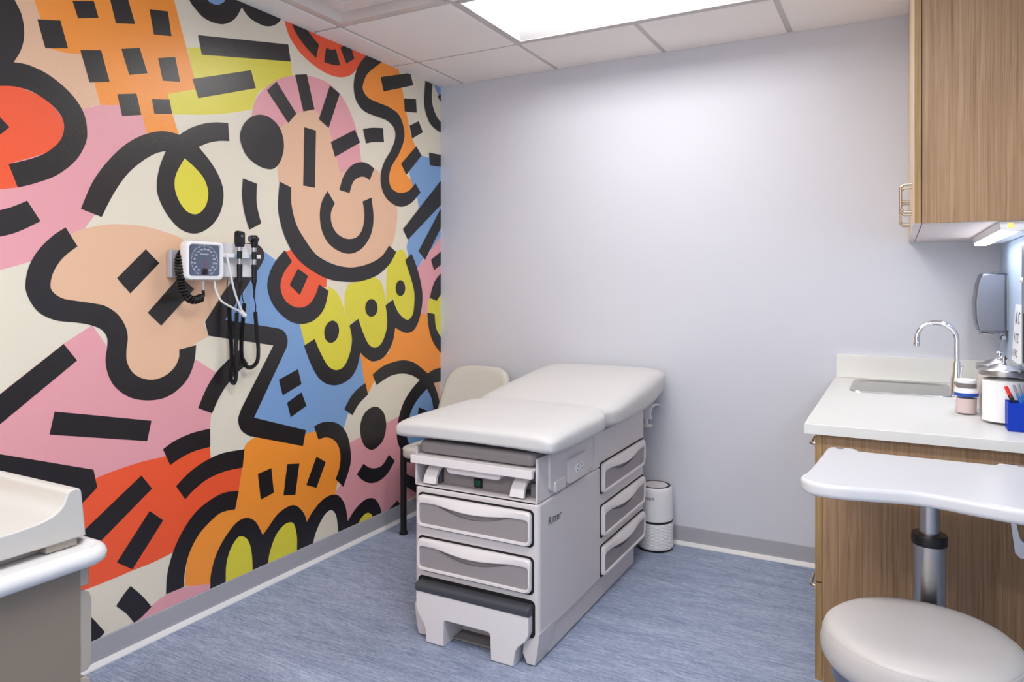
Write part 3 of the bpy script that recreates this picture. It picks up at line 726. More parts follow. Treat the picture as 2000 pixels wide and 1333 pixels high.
for xs in (0.902, 1.272):
    path = cr([(xs + 0.012, TYF + 0.16, 0.66), (xs + 0.010, TYF + 0.08, 0.652), (xs + 0.002, TYF + 0.035, 0.632), (xs - 0.003, TYF + 0.016, 0.602), (xs - 0.004, TYF + 0.010, 0.578)], 5)
    rs = []
    for i, p in enumerate(path):
        t_ = (path[min(i + 1, len(path) - 1)] - path[max(i - 1, 0)]).normalized()
        side = Vector((1, 0, 0)); nn = t_.cross(side).normalized(); w_ = 0.024 + 0.004 * i / len(path); th = 0.009
        rs.append([p + side * a * w_ + nn * b_ * th for a, b_ in ((-1, -0.7), (-0.85, -1), (0.85, -1), (1, -0.7), (1, 0.7), (0.85, 1), (-0.85, 1), (-1, 0.7))])
    plabel(MB().rings(rs).build('stirrup', M['bodylight'], T), 'folded pale stirrup arm')
# cushion: one continuous loft along y
def cush(y, w, zt, zb, arch=0.0, ep=0.30):
    ring = []; n = 44
    zc = (zt + zb) / 2; hh = (zt - zb) / 2
    for i in range(n):
        a = 2 * PI * i / n; ca, sa = math.cos(a), math.sin(a)
        xx = w * math.copysign(abs(ca) ** 0.27, ca)
        zz = hh * math.copysign(abs(sa) ** (0.72 if sa > 0 else 0.5), sa)
        z = zc + zz
        if sa < 0: z += arch * (1 - abs(ca))
        ring.append((1.096 + xx, y, z))
    return ring
prof = [(-1.452, 0.298, 0.790, 0.772, 0.0), (-1.451, 0.312, 0.799, 0.763, 0.004), (-1.446, 0.323, 0.807, 0.751, 0.012), (-1.434, 0.331, 0.813, 0.741, 0.018), (-1.41, 0.336, 0.819, 0.736, 0.018), (-1.36, 0.337, 0.824, 0.732, 0.014),
        (-1.25, 0.336, 0.828, 0.728, 0.0), (-1.12, 0.336, 0.831, 0.728, 0), (-1.0, 0.335, 0.832, 0.728, 0), (-0.94, 0.328, 0.831, 0.730, 0), (-0.91, 0.312, 0.829, 0.733, 0), (-0.88, 0.300, 0.828, 0.735, 0), (-0.85, 0.312, 0.831, 0.733, 0), (-0.82, 0.327, 0.835, 0.728, 0),
        (-0.76, 0.334, 0.842, 0.725, 0), (-0.65, 0.337, 0.857, 0.724, 0), (-0.5, 0.338, 0.875, 0.725, 0), (-0.35, 0.338, 0.892, 0.735, 0), (-0.25, 0.337, 0.901, 0.752, 0), (-0.16, 0.333, 0.905, 0.775, 0), (-0.10, 0.324, 0.903, 0.792, 0), (-0.06, 0.308, 0.897, 0.805, 0), (-0.04, 0.29, 0.888, 0.82, 0), (-0.032, 0.27, 0.876, 0.838, 0)]
ys = [p[0] for p in prof]
dense = [tuple(v) for v in cr([Vector(p) for p in prof], 4)]
MBc = MB().rings([cush(*d) for d in dense])
plabel(MBc.build('cushion', M['vinyl'], T, smooth=70), 'thick pale grey vinyl cushion')
# head end: back plate, paper roll cradle and lever
mb = MB(); mb.box(TX0 + 0.02, TX1 - 0.014, TYB - 0.002, TYB + 0.03, 0.42, 0.70, 0.004, 1); mb.build('back_plate', M['body'], T)
mb = MB(); mb.box(TX0 + 0.08, TX1 - 0.08, TYB - 0.1, TYB + 0.02, 0.712, 0.742); mb.box(1.02, 1.17, -0.80, -0.12, 0.715, 0.775); mb.build('cushion_support', M['interior'], T)
mb = MB(); rs = []
for k in range(9):
    a = PI * (0.05 + 0.9 * k / 8)
    rs.append((1.345 + 0.03 * math.sin(a) * 0.9, -0.20 + 0.0 * a, 0.735 + 0.045 * (1 - math.cos(a)) / 2))
path = cr([onx(a, b_, 1.345) for a, b_ in ((1264, 818), (1263, 806), (1267, 794), (1277, 790), (1288, 795), (1285, 805))], 5)
R_ = []
for i, p in enumerate(path):
    t_ = (path[min(i + 1, len(path) - 1)] - path[max(i - 1, 0)]).normalized(); sd = Vector((1, 0, 0)); nn = t_.cross(sd).normalized(); wd = 0.022
    R_.append([p + sd * a * wd + nn * b_ * 0.004 for a, b_ in ((-1, -1), (1, -1), (1, 1), (-1, 1))])
plabel(MB().rings(R_).build('paper_roll_cradle', M['white'], T), 'white curved paper roll cradle')
lv = onx(1262, 832, 1.335); pn0 = onx(1255, 828, 1.335); pn1 = onx(1261, 908, 1.335)
mb = MB(); mb.lathe([(0.0, -0.008), (0.026, -0.004), (0.034, 0.002), (0.022, 0.008), (0.0, 0.010)], tuple(lv), 20); mb.tube([lv, lv + Vector((0, 0.0, 0.10))], 0.009, 8)
mb.build('release_lever', M['bodylight'], T)

# ------------------------------------------------------------------ guest chair in the corner
ch = thing('guest_chair', 'pale vinyl guest chair with black legs in the corner behind the exam table', 'chair', (0.34, -0.36, 0))
CXc = 0.345
def bq(u, v):   # backrest surface: u -1..1, v 0..1
    return Vector((CXc + 0.006 + (0.234 - 0.034 * v) * u, -0.215 - 0.03 * u * u + 0.135 * v, 0.50 + 0.357 * v))
front = []; 
outl = []
for a in range(40):
    th = 2 * PI * a / 40; ca, sa = math.cos(th), math.sin(th)
    outl.append((math.copysign(abs(ca) ** 0.5, ca), 0.5 + 0.5 * math.copysign(abs(sa) ** 0.5, sa)))
rs = []
for sc_, dy in ((0.55, -0.034), (0.85, -0.033), (0.95, -0.03), (1.0, -0.018), (1.0, 0.004), (0.96, 0.018), (0.7, 0.02)):
    rs.append([bq(p[0] * sc_, 0.5 + (p[1] - 0.5) * sc_) + Vector((0, dy, 0)) for p in outl])
plabel(MB().rings(rs).build('backrest', M['chairvinyl'], ch, smooth=60), 'rounded pale vinyl backrest')
mb = MB(); mb.prism(rrect(CXc - 0.23, CXc + 0.23, -0.575, -0.14, 0.06, 6), 'z', 0.405, 0.465, 0.022, 4)
plabel(mb.build('seat', M['chairvinyl'], ch), 'pale vinyl seat pad')
mb = MB(); mb.box(CXc - 0.215, CXc + 0.215, -0.56, -0.15, 0.385, 0.406, 0.004, 1); mb.build('seat_frame', M['black'], ch)
for (xx, yy, top) in ((0.138, -0.552, 0.452), (0.552, -0.552, 0.452), (0.138, -0.115, 0.40), (0.552, -0.115, 0.40)):
    mb = MB(); mb.lathe([(0.02, 0.0), (0.022, 0.004), (0.022, 0.012), (0.0165, 0.016), (0.0165, top - 0.006), (0.014, top), (0.0, top)], (xx, yy, 0), 18)
    mb.build('leg', M['black'], ch)
for sx in (-1, 1):
    mb = MB(); mb.tube(cr([(CXc + sx * 0.207, -0.15, 0.39), (CXc + sx * 0.222, -0.17, 0.48), (CXc - 0.008 + sx * 0.228, -0.16, 0.6), (CXc - 0.008 + sx * 0.226, -0.145, 0.655)], 5), 0.011, 10)
    mb.build('back_post', M['black'], ch)

# ------------------------------------------------------------------ air purifier
pc = onz(1280, 1069, 0)
PX, PY = pc.x, pc.y
ap = thing('air_purifier', 'white cylindrical air purifier with a black ring on the floor behind the exam table', 'air purifier', (PX, PY, 0))
R0 = 0.086
rs = []; seg = 96
for k in range(31):
    z = 0.022 + (0.118) * k / 30
    row = int(k / 2)
    ring = []
    for i in range(seg):
        a = 2 * PI * i / seg
        w = 0.0028 * max(0, math.sin(12 * a + (PI if row % 2 else 0))) * (1 if k % 2 else 0.0)
        r = R0 + 0.0035 - 0.001 * k / 30 - w
        ring.append((PX + r * math.cos(a), PY + r * math.sin(a), z))
    rs.append(ring)
MB().rings(rs).build('grille', M['white'], ap, smooth=25)
MB().lathe([(0.0, 0.006), (R0 - 0.006, 0.006), (R0 + 0.002, 0.012), (R0 + 0.004, 0.023)], (PX, PY, 0), 64).build('base', M['white'], ap)
mb = MB()
for i in range(48):
    a = 2 * PI * i / 48; p = Vector((PX + (R0 - 0.004) * math.cos(a), PY + (R0 - 0.004) * math.sin(a), 0))
    mb.box(p.x - 0.0025, p.x + 0.0025, p.y - 0.0025, p.y + 0.0025, 0, 0.012)
mb.lathe([(0, 0.0), (R0 - 0.01, 0.0), (R0 - 0.008, 0.007), (0, 0.007)], (PX, PY, 0), 40)
mb.build('foot_ring', M['blackrub'], ap)
MB().lathe([(R0 - 0.002, 0.138), (R0 + 0.001, 0.139), (R0 + 0.001, 0.149), (R0 - 0.002, 0.150)], (PX, PY, 0), 64).build('ring', M['black'], ap)
MB().lathe([(R0 - 0.001, 0.1495), (R0, 0.152), (R0 - 0.002, 0.29), (R0 - 0.004, 0.306), (R0 - 0.010, 0.3135), (0.076, 0.3155), (0.074, 0.312), (0, 0.312)], (PX, PY, 0), 64).build('body', M['white'], ap)
MB().lathe([(0.062, 0.312), (0.0635, 0.3165), (0.074, 0.3165), (0.075, 0.312)], (PX, PY, 0), 64).build('top_ring', M['black'], ap)
MB().lathe([(0.0, 0.311), (0.062, 0.3125), (0.0622, 0.3160), (0.058, 0.315), (0.0, 0.3145)], (PX, PY, 0), 48).build('top_panel', M['bodylight'], ap)
a0 = math.atan2(CAMY - PY, CAMX - PX)
text('lettering', 'levoit', 0.027, lambda u, v: (PX + (R0 + 0.0004) * math.cos(a0 - 0.76 + (u) / R0), PY + (R0 + 0.0004) * math.sin(a0 - 0.76 + u / R0), 0.258 + v), M['logo'], ap)

# ------------------------------------------------------------------ counter, sink, tap
CTY, CTX = -1.261, 2.192
SXa, SXb, SYa, SYb = 2.285, 2.622, -0.465, -0.085
wt = thing('worktop', 'white laminate counter worktop in the corner by the back wall', 'worktop', (2.5, -0.63, 0.9))
mb = MB()
z0, z1 = 0.869, 0.90
def q4(xa, xb, ya, yb, z): return [(xa, ya, z), (xb, ya, z), (xb, yb, z), (xa, yb, z)]
xb_, yb_ = XR - 0.001, -0.002
mb.rings([q4(CTX, xb_, CTY, yb_, z0), q4(CTX, xb_, CTY, yb_, z1 - 0.002), q4(CTX + 0.002, xb_, CTY + 0.002, yb_, z1), q4(SXa, SXb, SYa, SYb, z1), q4(SXa, SXb, SYa, SYb, z0)], closed=True)
mb.build('slab', M['counter'], wt, smooth=0)
wt = thing('backsplash', 'low white laminate upstand along the wall behind the worktop', 'upstand', (2.5, -0.01, 0.9))
mb = MB(); mb.box(2.196, XR - 0.002, -0.021, -0.001, 0.9004, 1.004, 0.002, 2); mb.box(XR - 0.021, XR - 0.001, CTY + 0.01, -0.021, 0.9004, 1.004, 0.002, 2)
mb.build('upstand', M['splash'], wt)
sk = thing('sink', 'rectangular stainless steel sink set into the white worktop', 'sink', ((SXa + SXb) / 2, (SYa + SYb) / 2, 0.9))
def rr3(i, z, r): return [(p[0], p[1], z) for p in rrect(SXa + i, SXb - i, SYa + i, SYb - i, r, 6)]
MB().rings([rr3(-0.012, 0.9005, 0.05), rr3(-0.010, 0.904, 0.05), rr3(0.010, 0.9035, 0.05), rr3(0.018, 0.897, 0.055), rr3(0.022, 0.78, 0.055), rr3(0.05, 0.745, 0.04), rr3(0.12, 0.742, 0.03)]).build('basin', M['steel'], sk, smooth=50)
MB().lathe([(0.0, 0.7425), (0.03, 0.7425), (0.033, 0.7445), (0.036, 0.7425)], ((SXa + SXb) / 2, (SYa + SYb) / 2, 0), 24).build('drain', M['chrome'], sk)
fy = -0.40
fb = ony(1868.5, 776, fy); ft = ony(1832, 630, fy); fl = ony(1790, 676, fy); FX = ony(1868.5, 700, fy).x
fc = thing('faucet', 'chrome gooseneck faucet arching over the sink', 'faucet', (FX, fy, 0.9))
r_arc = (FX - fl.x) / 2; zt = ft.z - r_arc
path = [Vector((FX, fy, 0.985)), Vector((FX, fy, zt - 0.02))]
for k in range(17):
    a = PI * k / 16 * 0.97; path.append(Vector((FX - r_arc + r_arc * math.cos(a), fy, zt + r_arc * math.sin(a) * 0.98)))
path.append(Vector((fl.x + 0.001, fy, fl.z + 0.012)))
MB().tube(path, 0.0095, 16).build('spout', M['chrome'], fc)
MB().lathe([(0.0, 0), (0.011, 0.0), (0.0122, 0.002), (0.0122, 0.016), (0.010, 0.018), (0, 0.018)], (fl.x, fy, fl.z - 0.002), 20).build('aerator', M['chrome'], fc)
MB().lathe([(0.0, 0.9004), (0.028, 0.9004), (0.028, 0.904), (0.025, 0.909), (0.0225, 0.935), (0.0205, 0.965), (0.014, 0.992), (0.012, 1.03), (0.0, 1.03)], (FX, fy, 0), 28).build('base', M['chrome'], fc)
mb = MB(); mb.tube(cr([(FX, fy, 0.947), (FX + 0.004, fy - 0.035, 0.950), (FX + 0.008, fy - 0.05, 0.958)], 4), 0.012, 14); mb.tube(cr([(FX + 0.008, fy - 0.05, 0.955), (FX + 0.010, fy - 0.056, 0.985), (FX + 0.014, fy - 0.062, 1.02)], 4), [0.0055] * 9, 10)
mb.build('handle', M['chrome'], fc)

# ------------------------------------------------------------------ base cabinets
def pull(mb, x, y, z, L, along, out=0.03, r=0.005):
    h = L / 2
    if along == 'z': pts = [(x, y, z - h), (x - out * 0.7, y, z - h), (x - out, y, z - h + out * 0.3), (x - out, y, z + h - out * 0.3), (x - out * 0.7, y, z + h), (x, y, z + h)]
    else: pts = [(x, y - h, z), (x - out * 0.7, y - h, z), (x - out, y - h + out * 0.3, z), (x - out, y + h - out * 0.3, z), (x - out * 0.7, y + h, z), (x, y + h, z)]
    pp = []
    for i in range(len(pts) - 1):
        a, b_ = Vector(pts[i]), Vector(pts[i + 1])
        for k in range(3): pp.append(a.lerp(b_, k / 3))
    pp.append(Vector(pts[-1]))
    mb.tube(pp, r, 10)
def base_cab(y0, y1, label, fronts, grp='base cabinets under the worktop'):
    t = thing('base_cabinet', label, 'cabinet', (2.53, (y0 + y1) / 2, 0), grp)
    mb = MB(); mb.box(2.242, XR - 0.002, y0, y0 + 0.019, 0.10, 0.868, 0.001, 1); mb.box(2.242, XR - 0.002, y1 - 0.019, y1, 0.10, 0.868, 0.001, 1); mb.box(2.242, XR - 0.002, y0 + 0.018, y1 - 0.018, 0.10, 0.119); mb.box(XR - 0.02, XR - 0.002, y0 + 0.018, y1 - 0.018, 0.118, 0.868); mb.box(2.30, XR - 0.002, y0, y1, 0.0, 0.101)
    mb.build('carcass', M['wood'], t, smooth=0)
    for z0, z1, hz in fronts:
        d = MB().box(2.221, 2.2405, y0 + 0.0015, y1 - 0.0015, z0, z1, 0.0012, 1).build('drawer', M['woodedge'], t, smooth=0)
        mb = MB(); pull(mb, 2.223, (y0 + y1) / 2, hz, 0.11, 'y', 0.031); plabel(mb.build('handle', M['nickel'], d), 'satin nickel bar pull')
base_cab(-1.235, -0.785, 'oak laminate base cabinet with drawers, its bare side facing the room', ((0.105, 0.405, 0.33), (0.409, 0.700, 0.632), (0.704, 0.864, 0.80)))
base_cab(-0.783, -0.002, 'oak laminate base cabinet under the sink beside the back wall', ((0.105, 0.700, 0.64), (0.704, 0.864, 0.80)))

# ------------------------------------------------------------------ wall cabinets, under cabinet light
UZ, UY = 1.511, -1.133
def wall_cab(y0, y1, label):
    t = thing('wall_cabinet', label, 'cabinet', (2.67, (y0 + y1) / 2, UZ), 'oak wall cabinets above the worktop')
    mb = MB(); mb.mi = 0; mb.box(2.511, XR - 0.001, y0, y1, UZ + 0.0005, H - 0.002, 0.0008, 1); mb.mi = 1; mb.box(2.5125, XR - 0.002, y0 + 0.0015, y1 - 0.001, UZ, UZ + 0.006)
    mb.build('carcass', [M['wood'], M['underside']], t, smooth=0)
    ym = (y0 + y1) / 2
    for a, b_, hy in ((y0, ym, ym - 0.055), (ym, y1, ym + 0.055)):
        mb = MB(); mb.mi = 0; mb.box(2.4905, 2.5095, a + (0 if a == y0 else 0.0012), b_ - 0.0012, UZ + 0.001, H - 0.003, 0.0008, 1)
        mb.mi = 1; mb.box(2.4885, 2.491, a + (0 if a == y0 else 0.0012), b_ - 0.0012, UZ + 0.001, H - 0.003); mb.mi = 2; mb.box(2.4887, 2.5093, a + 0.001, b_ - 0.0014, UZ, UZ + 0.002)
        d = mb.build('door', [M['woodedge'], M['edge'], M['underside']], t, smooth=0)
        mb = MB(); pull(mb, 2.4885, hy, 1.614, 0.092, 'z', 0.034, 0.0048); plabel(mb.build('handle', M['nickel'], d), 'satin nickel bar pull')
wall_cab(UY, -0.567, 'oak wall cabinet at the near end, its side panel facing the room')
wall_cab(-0.5665, -0.001, 'oak wall cabinet at the far end by the back wall')
ul = thing('under_cabinet_light', 'slim glowing light strip fixed under the oak wall cabinet', 'light', (2.77, -0.7, UZ - 0.02))
LX0, LX1, LY0, LY1 = 2.707, 2.812, -1.12, -0.26
mb = MB(); mb.prism([(LX0, UZ - 0.001), (LX0 + 0.003, UZ - 0.024), (LX0 + 0.03, UZ - 0.030), (LX1, UZ - 0.022), (LX1, UZ - 0.001)], 'y', LY0, LY1, 0.001, 1)
mb.build('housing', M['white'], ul, smooth=0)
lm = mat('strip_lens', (255, 255, 255), 0.4, emit=(240, 246, 255), estr=16.0)
for a, b_ in ((LY0 + 0.03, -0.74), (-0.72, LY1 - 0.02)):
    plabel(MB().box(LX0 + 0.006, LX0 + 0.045, a, b_, UZ - 0.0325, UZ - 0.0275).build('lens', lm, ul, smooth=0), 'glowing white lens')
mb = MB(); mb.box(LX0 + 0.02, LX0 + 0.033, LY0 - 0.002, LY0 + 0.001, UZ - 0.02, UZ - 0.006); plabel(mb.build('indicator', M['amber'], ul, smooth=0), 'small amber indicator')

# ------------------------------------------------------------------ things on the right wall
sd = thing('soap_dispenser', 'brushed steel soap dispenser on the blue wall above the sink corner', 'dispenser', (XR, -0.2, 1.25))
P = [(XR - 0.005, 1.37), (2.745, 1.37), (2.735, 1.366), (2.722, 1.33), (2.714, 1.26), (2.716, 1.19), (2.726, 1.145), (2.735, 1.138), (XR - 0.005, 1.138)]
mb = MB(); mb.prism(P, 'y', -0.27, -0.155, 0.009, 3); mb.build('tank', M['satin'], sd, smooth=30)
mb = MB(); mb.box(XR - 0.005, XR - 0.0005, -0.262, -0.163, 1.146, 1.362); mb.build('wall_mount', M['steel'], sd, smooth=0)
mb = MB(); path = cr([(2.735, -0.212, 1.139), (2.762, -0.212, 1.136), (2.782, -0.212, 1.130), (2.792, -0.212, 1.118), (2.803, -0.212, 1.113)], 5)
rs = []
for i, p in enumerate(path):
    t_ = (path[min(i + 1, len(path) - 1)] - path[max(i - 1, 0)]).normalized(); s_ = Vector((0, 1, 0)); nn = t_.cross(s_).normalized()
    rs.append([p + s_ * a * 0.045 + nn * b_ * 0.006 - Vector((0, 0, 0.009)) for a, b_ in ((-1, -1), (1, -1), (1, 1), (-1, 1))])
mb.rings(rs); mb.build('push_lever', M['steel'], sd)
MB().lathe([(0.0, -0.262), (0.008, -0.262), (0.01, -0.256), (0.01, -0.24), (0, -0.24)], (2.810, 0, 1.118), 16, 'y').build('spout', M['chrome'], sd)
mb = MB(); mb.box(2.775, 2.80, -0.23, -0.20, 1.369, 1.375, 0.002, 1); mb.build('cap', M['steel'], sd)

ec = thing('eye_chart', 'white eye chart card with black letters leaning on the blue wall behind the jars', 'eye chart', (2.81, -0.6, 1.005))
def chp(u, v, e=0.0):   # u from left (far) edge toward the camera, v up the card
    z = 1.0055 + v; xx = 2.8055 + 0.0145 * v / 0.25 - e
    return (xx, -0.49 - u - 0.0 * v, z)
mb = MB(); mb.rings([[chp(0, 0), chp(0.23, 0), chp(0.23, 0.25), chp(0, 0.25)], [chp(0, 0, -0.002), chp(0.23, 0, -0.002), chp(0.23, 0.25, -0.002), chp(0, 0.25, -0.002)]])
mb.mi = 1
for body_, size, u0, v0 in (('N C', 0.062, 0.025, 0.182), ('V K Z', 0.046, 0.018, 0.118), ('I O R C', 0.036, 0.014, 0.068), ('T Z V D N', 0.026, 0.012, 0.032)):
    text('x', body_, size, lambda u, v, u0=u0, v0=v0: chp(u0 + u, v0 + v, 0.0006), None, None, mb)
mb.build('card', [M['paper'], M['ink']], ec, smooth=0)
pt = thing('paper_towel_dispenser', 'flat steel paper towel dispenser on the blue wall beside the eye chart', 'dispenser', (XR, -1.06, 1.26))
mb = MB(); mb.mi = 0; mb.box(2.780, XR - 0.001, -1.18, -0.955, 1.075, 1.455, 0.003, 2); mb.mi = 1; mb.box(2.7795, 2.782, -1.16, -0.985, 1.09, 1.24)
mb.build('case', [M['satin'], M['gap']], pt)
mb = MB(); mb.lathe([(0.0, 2.773), (0.006, 2.774), (0.008, 2.780), (0.0, 2.780)], (0, -0.972, 1.34), 14, 'x'); mb.build('lock', M['chrome'], pt)

# ------------------------------------------------------------------ things on the worktop
def jar(x, y, label, fill, fillname, r=0.0625, h=0.146):
    t = thing('apothecary_jar', label, 'jar', (x, y, 0.9), 'glass jars on the worktop')
    z = 0.9005
    MB().lathe([(0.0, z), (r - 0.006, z), (r, z + 0.006), (r, z + h - 0.012), (r - 0.004, z + h - 0.004), (r - 0.004, z + h), (r - 0.0075, z + h), (r - 0.0075, z + h - 0.01), (r - 0.0035, z + h - 0.018), (r - 0.0035, z + 0.010), (r - 0.008, z + 0.0065), (0.0, z + 0.0065)], (x, y, 0), 48).build('glass', M['glass'], t)
    k = []
    for i in range(9):
        q = i / 8; k.append((r - 0.0045 - 0.001 * (i % 2), z + 0.0075 + (h - 0.022) * q))
    MB().lathe([(0.0, z + 0.0072)] + k + [(r - 0.02, z + h - 0.008), (0.0, z + h - 0.004)], (x, y, 0), 40).build(fillname, fill, t, smooth=70)
    zl = z + h + 0.0005
    lid = MB().lathe([(0.0, zl), (r + 0.003, zl), (r + 0.004, zl + 0.002), (r + 0.004, zl + 0.016), (r + 0.001, zl + 0.019), (r - 0.016, zl + 0.022), (r * 0.55, zl + 0.030), (r * 0.25, zl + 0.036), (0.0, zl + 0.038)], (x, y, 0), 48).build('lid', M['steel'], t, smooth=30)
    MB().lathe([(0.0, zl + 0.037), (0.006, zl + 0.037), (0.004, zl + 0.045), (0.008, zl + 0.050), (0.011, zl + 0.055), (0.008, zl + 0.060), (0.0, zl + 0.061)], (x, y, 0), 20).build('knob', M['chrome'], lid)
jc = onz(1964, 812, 0.9)
jar(2.735, -0.962, 'clear glass jar of white cotton with a steel lid, nearer the pen holder', M['cotton'], 'cotton')
jar(2.740, -0.80, 'clear glass jar of pale pink swabs with a steel lid, behind the cotton jar', M['pinkpaper'], 'swabs')
wc = thing('plastic_tub', 'small clear plastic tub with white lid and blue label beside the jars', 'tub', (2.655, -0.80, 0.9))
x_, y_, q_ = 2.645, -0.84, 1.1
MB().lathe([(0.0 * q_, 0.9 + (0.9005 - 0.9) * 1.06), (0.026 * q_, 0.9 + (0.9005 - 0.9) * 1.06), (0.029 * q_, 0.9 + (0.904 - 0.9) * 1.06), (0.031 * q_, 0.9 + (0.955 - 0.9) * 1.06), (0.031 * q_, 0.9 + (0.957 - 0.9) * 1.06), (0.0285 * q_, 0.9 + (0.957 - 0.9) * 1.06), (0.027 * q_, 0.9 + (0.905 - 0.9) * 1.06), (0, 0.904)], (x_, y_, 0), 32).build('cup', M['clear'], wc)
MB().lathe([(0.0 * q_, 0.9 + (0.905 - 0.9) * 1.06), (0.0255 * q_, 0.9 + (0.9055 - 0.9) * 1.06), (0.0268 * q_, 0.9 + (0.95 - 0.9) * 1.06), (0.0 * q_, 0.9 + (0.952 - 0.9) * 1.06)], (x_, y_, 0), 28).build('contents', M['pinkpaper'], wc)
MB().lathe([(0.0305 * q_, 0.9 + (0.957 - 0.9) * 1.06), (0.0318 * q_, 0.9 + (0.9575 - 0.9) * 1.06), (0.0318 * q_, 0.9 + (0.967 - 0.9) * 1.06), (0.0305 * q_, 0.9 + (0.9675 - 0.9) * 1.06)], (x_, y_, 0), 32).build('label_band', M['bluelabel'], wc)
MB().lathe([(0.0 * q_, 0.9 + (0.9575 - 0.9) * 1.06), (0.0308 * q_, 0.9 + (0.9575 - 0.9) * 1.06), (0.0308 * q_, 0.9 + (0.972 - 0.9) * 1.06), (0.028 * q_, 0.9 + (0.976 - 0.9) * 1.06), (0.026 * q_, 0.9 + (0.980 - 0.9) * 1.06), (0.026 * q_, 0.9 + (1.006 - 0.9) * 1.06), (0.024 * q_, 0.9 + (1.0085 - 0.9) * 1.06), (0.0 * q_, 0.9 + (1.0085 - 0.9) * 1.06)], (x_, y_, 0), 32).build('lid', M['white'], wc)
MB().lathe([(0.0258 * q_, 0.9 + (0.982 - 0.9) * 1.06), (0.0266 * q_, 0.9 + (0.983 - 0.9) * 1.06), (0.0266 * q_, 0.9 + (0.997 - 0.9) * 1.06), (0.0258 * q_, 0.9 + (0.998 - 0.9) * 1.06)], (x_, y_, 0), 32).build('lid_band', M['greycap'], wc)
pb = onz(1969, 843, 0.9)
bx0, by0 = pb.x, pb.y; bx1, by1 = bx0 + 0.07, by0 + 0.07; bz = 0.9005; bh = 0.082
ph = thing('pen_holder', 'square blue acrylic pen holder on the worktop', 'pen holder', (bx0 + 0.037, by0 + 0.037, 0.9))
mb = MB(); w = 0.003
mb.box(bx0, bx1, by0, by1, bz, bz + w); mb.box(bx0, bx1, by0, by0 + w, bz + w, bz + bh); mb.box(bx0, bx1, by1 - w, by1, bz + w, bz + bh); mb.box(bx0, bx0 + w, by0 + w, by1 - w, bz + w, bz + bh); mb.box(bx1 - w, bx1, by0 + w, by1 - w, bz + w, bz + bh)
mb.build('box', M['acrylic_sheet'], ph, smooth=0)
def pen(p0, p1, label, bodym, tipm, capm=None, r=0.0042, cat='pen', name='pen'):
    p0, p1 = Vector(p0), Vector(p1); t = thing(name, label, cat, p0); d = p1 - p0
    MB().tube([p0, p0 + d * 0.02, p0 + d * 0.80], [r * 0.6, r, r], 12).build('barrel', bodym, t)
    MB().tube([p0 + d * 0.80, p0 + d * 0.98, p1], [r * 0.96, r * 0.9, r * 0.5], 12).build('cap' if capm else 'tip', capm or tipm, t)
    s = Vector((0, -1, 0)) * (r + 0.001)
    MB().tube([p0 + d * 0.74 + s, p0 + d * 0.96 + s], 0.0012, 6).build('clip', capm or tipm, t)
zb_ = bz + w + 0.003
pen((bx0 + 0.045, by0 + 0.012, zb_), (bx0 - 0.004, by0 + 0.02, bz + 0.128), 'black marker with a red cap leaning out of the blue pen holder', M['black'], M['red'], M['red'], 0.0058, 'marker', 'marker')
pen((bx0 + 0.060, by0 + 0.022, zb_), (bx0 + 0.016, by0 + 0.030, bz + 0.132), 'blue pen next to the red-capped marker in the pen holder', M['penblue'], M['penclear'])
pen((bx0 + 0.064, by0 + 0.036, zb_), (bx0 + 0.030, by0 + 0.045, bz + 0.134), 'middle blue pen of the three in the pen holder', M['penblue'], M['penclear'])
pen((bx0 + 0.066, by0 + 0.052, zb_), (bx0 + 0.044, by0 + 0.058, bz + 0.131), 'blue pen farthest from the red-capped marker in the pen holder', M['penblue'], M['penclear'])

# ------------------------------------------------------------------ height adjustable table
tb = thing('overbed_table', 'white height-adjustable table on a steel column in front of the oak cabinet', 'table', (2.517, -1.52, 0))
ZT = 0.85
pts = [(2.233, -1.72), (2.233, -1.69), (2.242, -1.65), (2.250, -1.55), (2.258, -1.42), (2.264, -1.345), (2.276, -1.322), (2.30, -1.316), (2.335, -1.318), (2.348, -1.332), (2.362, -1.347), (2.66, -1.347), (2.676, -1.332), (2.69, -1.318), (2.76, -1.316), (2.792, -1.322), (2.80, -1.345), (2.80, -1.70), (2.788, -1.765), (2.76, -1.785), (2.70, -1.785), (2.65, -1.778), (2.59, -1.762), (2.54, -1.746), (2.495, -1.738), (2.45, -1.742), (2.39, -1.756), (2.33, -1.768), (2.28, -1.766), (2.25, -1.75)]
pts2 = [(p.x, p.y) for p in cr([Vector(p) for p in pts], 4, True)]
mb = MB(); slab(mb, pts2, 'z', ZT - 0.034, ZT, 0.011)
top = mb.build('tabletop', M['tabletop'], tb, smooth=50)
for gx in (2.297, 2.735):
    MB().lathe([(0.0, ZT - 0.002), (0.0115, ZT - 0.002), (0.0115, ZT + 0.0006), (0.0, ZT + 0.0006)], (gx, -1.338, 0), 20).build('grommet', M['greycap'], tb)
tx, ty = 2.517, -1.52
MB().lathe([(0.0, 0.6), (0.0235, 0.6), (0.0235, ZT - 0.034), (0.0, ZT - 0.034)], (tx, ty, 0), 32).build('upper_column', M['steel'], tb)
MB().lathe([(0.024, 0.668), (0.040, 0.668), (0.041, 0.672), (0.041, 0.690), (0.039, 0.694), (0.024, 0.694)], (tx, ty, 0), 32).build('collar', M['black'], tb)
MB().lathe([(0.0, 0.03), (0.037, 0.03), (0.037, 0.668), (0.0, 0.668)], (tx, ty, 0), 32).build('lower_column', M['steel'], tb)
mb = MB(); mb.prism(rrect(2.33, 2.70, -1.56, -1.275, 0.03, 5), 'z', 0.008, 0.034, 0.006, 2); mb.build('base', M['satin'], tb)
mb = MB(); mb.box(2.45, 2.585, -1.60, -1.44, ZT - 0.044, ZT - 0.033, 0.003, 1); mb.build('mounting_plate', M['black'], tb)
hy = -1.735
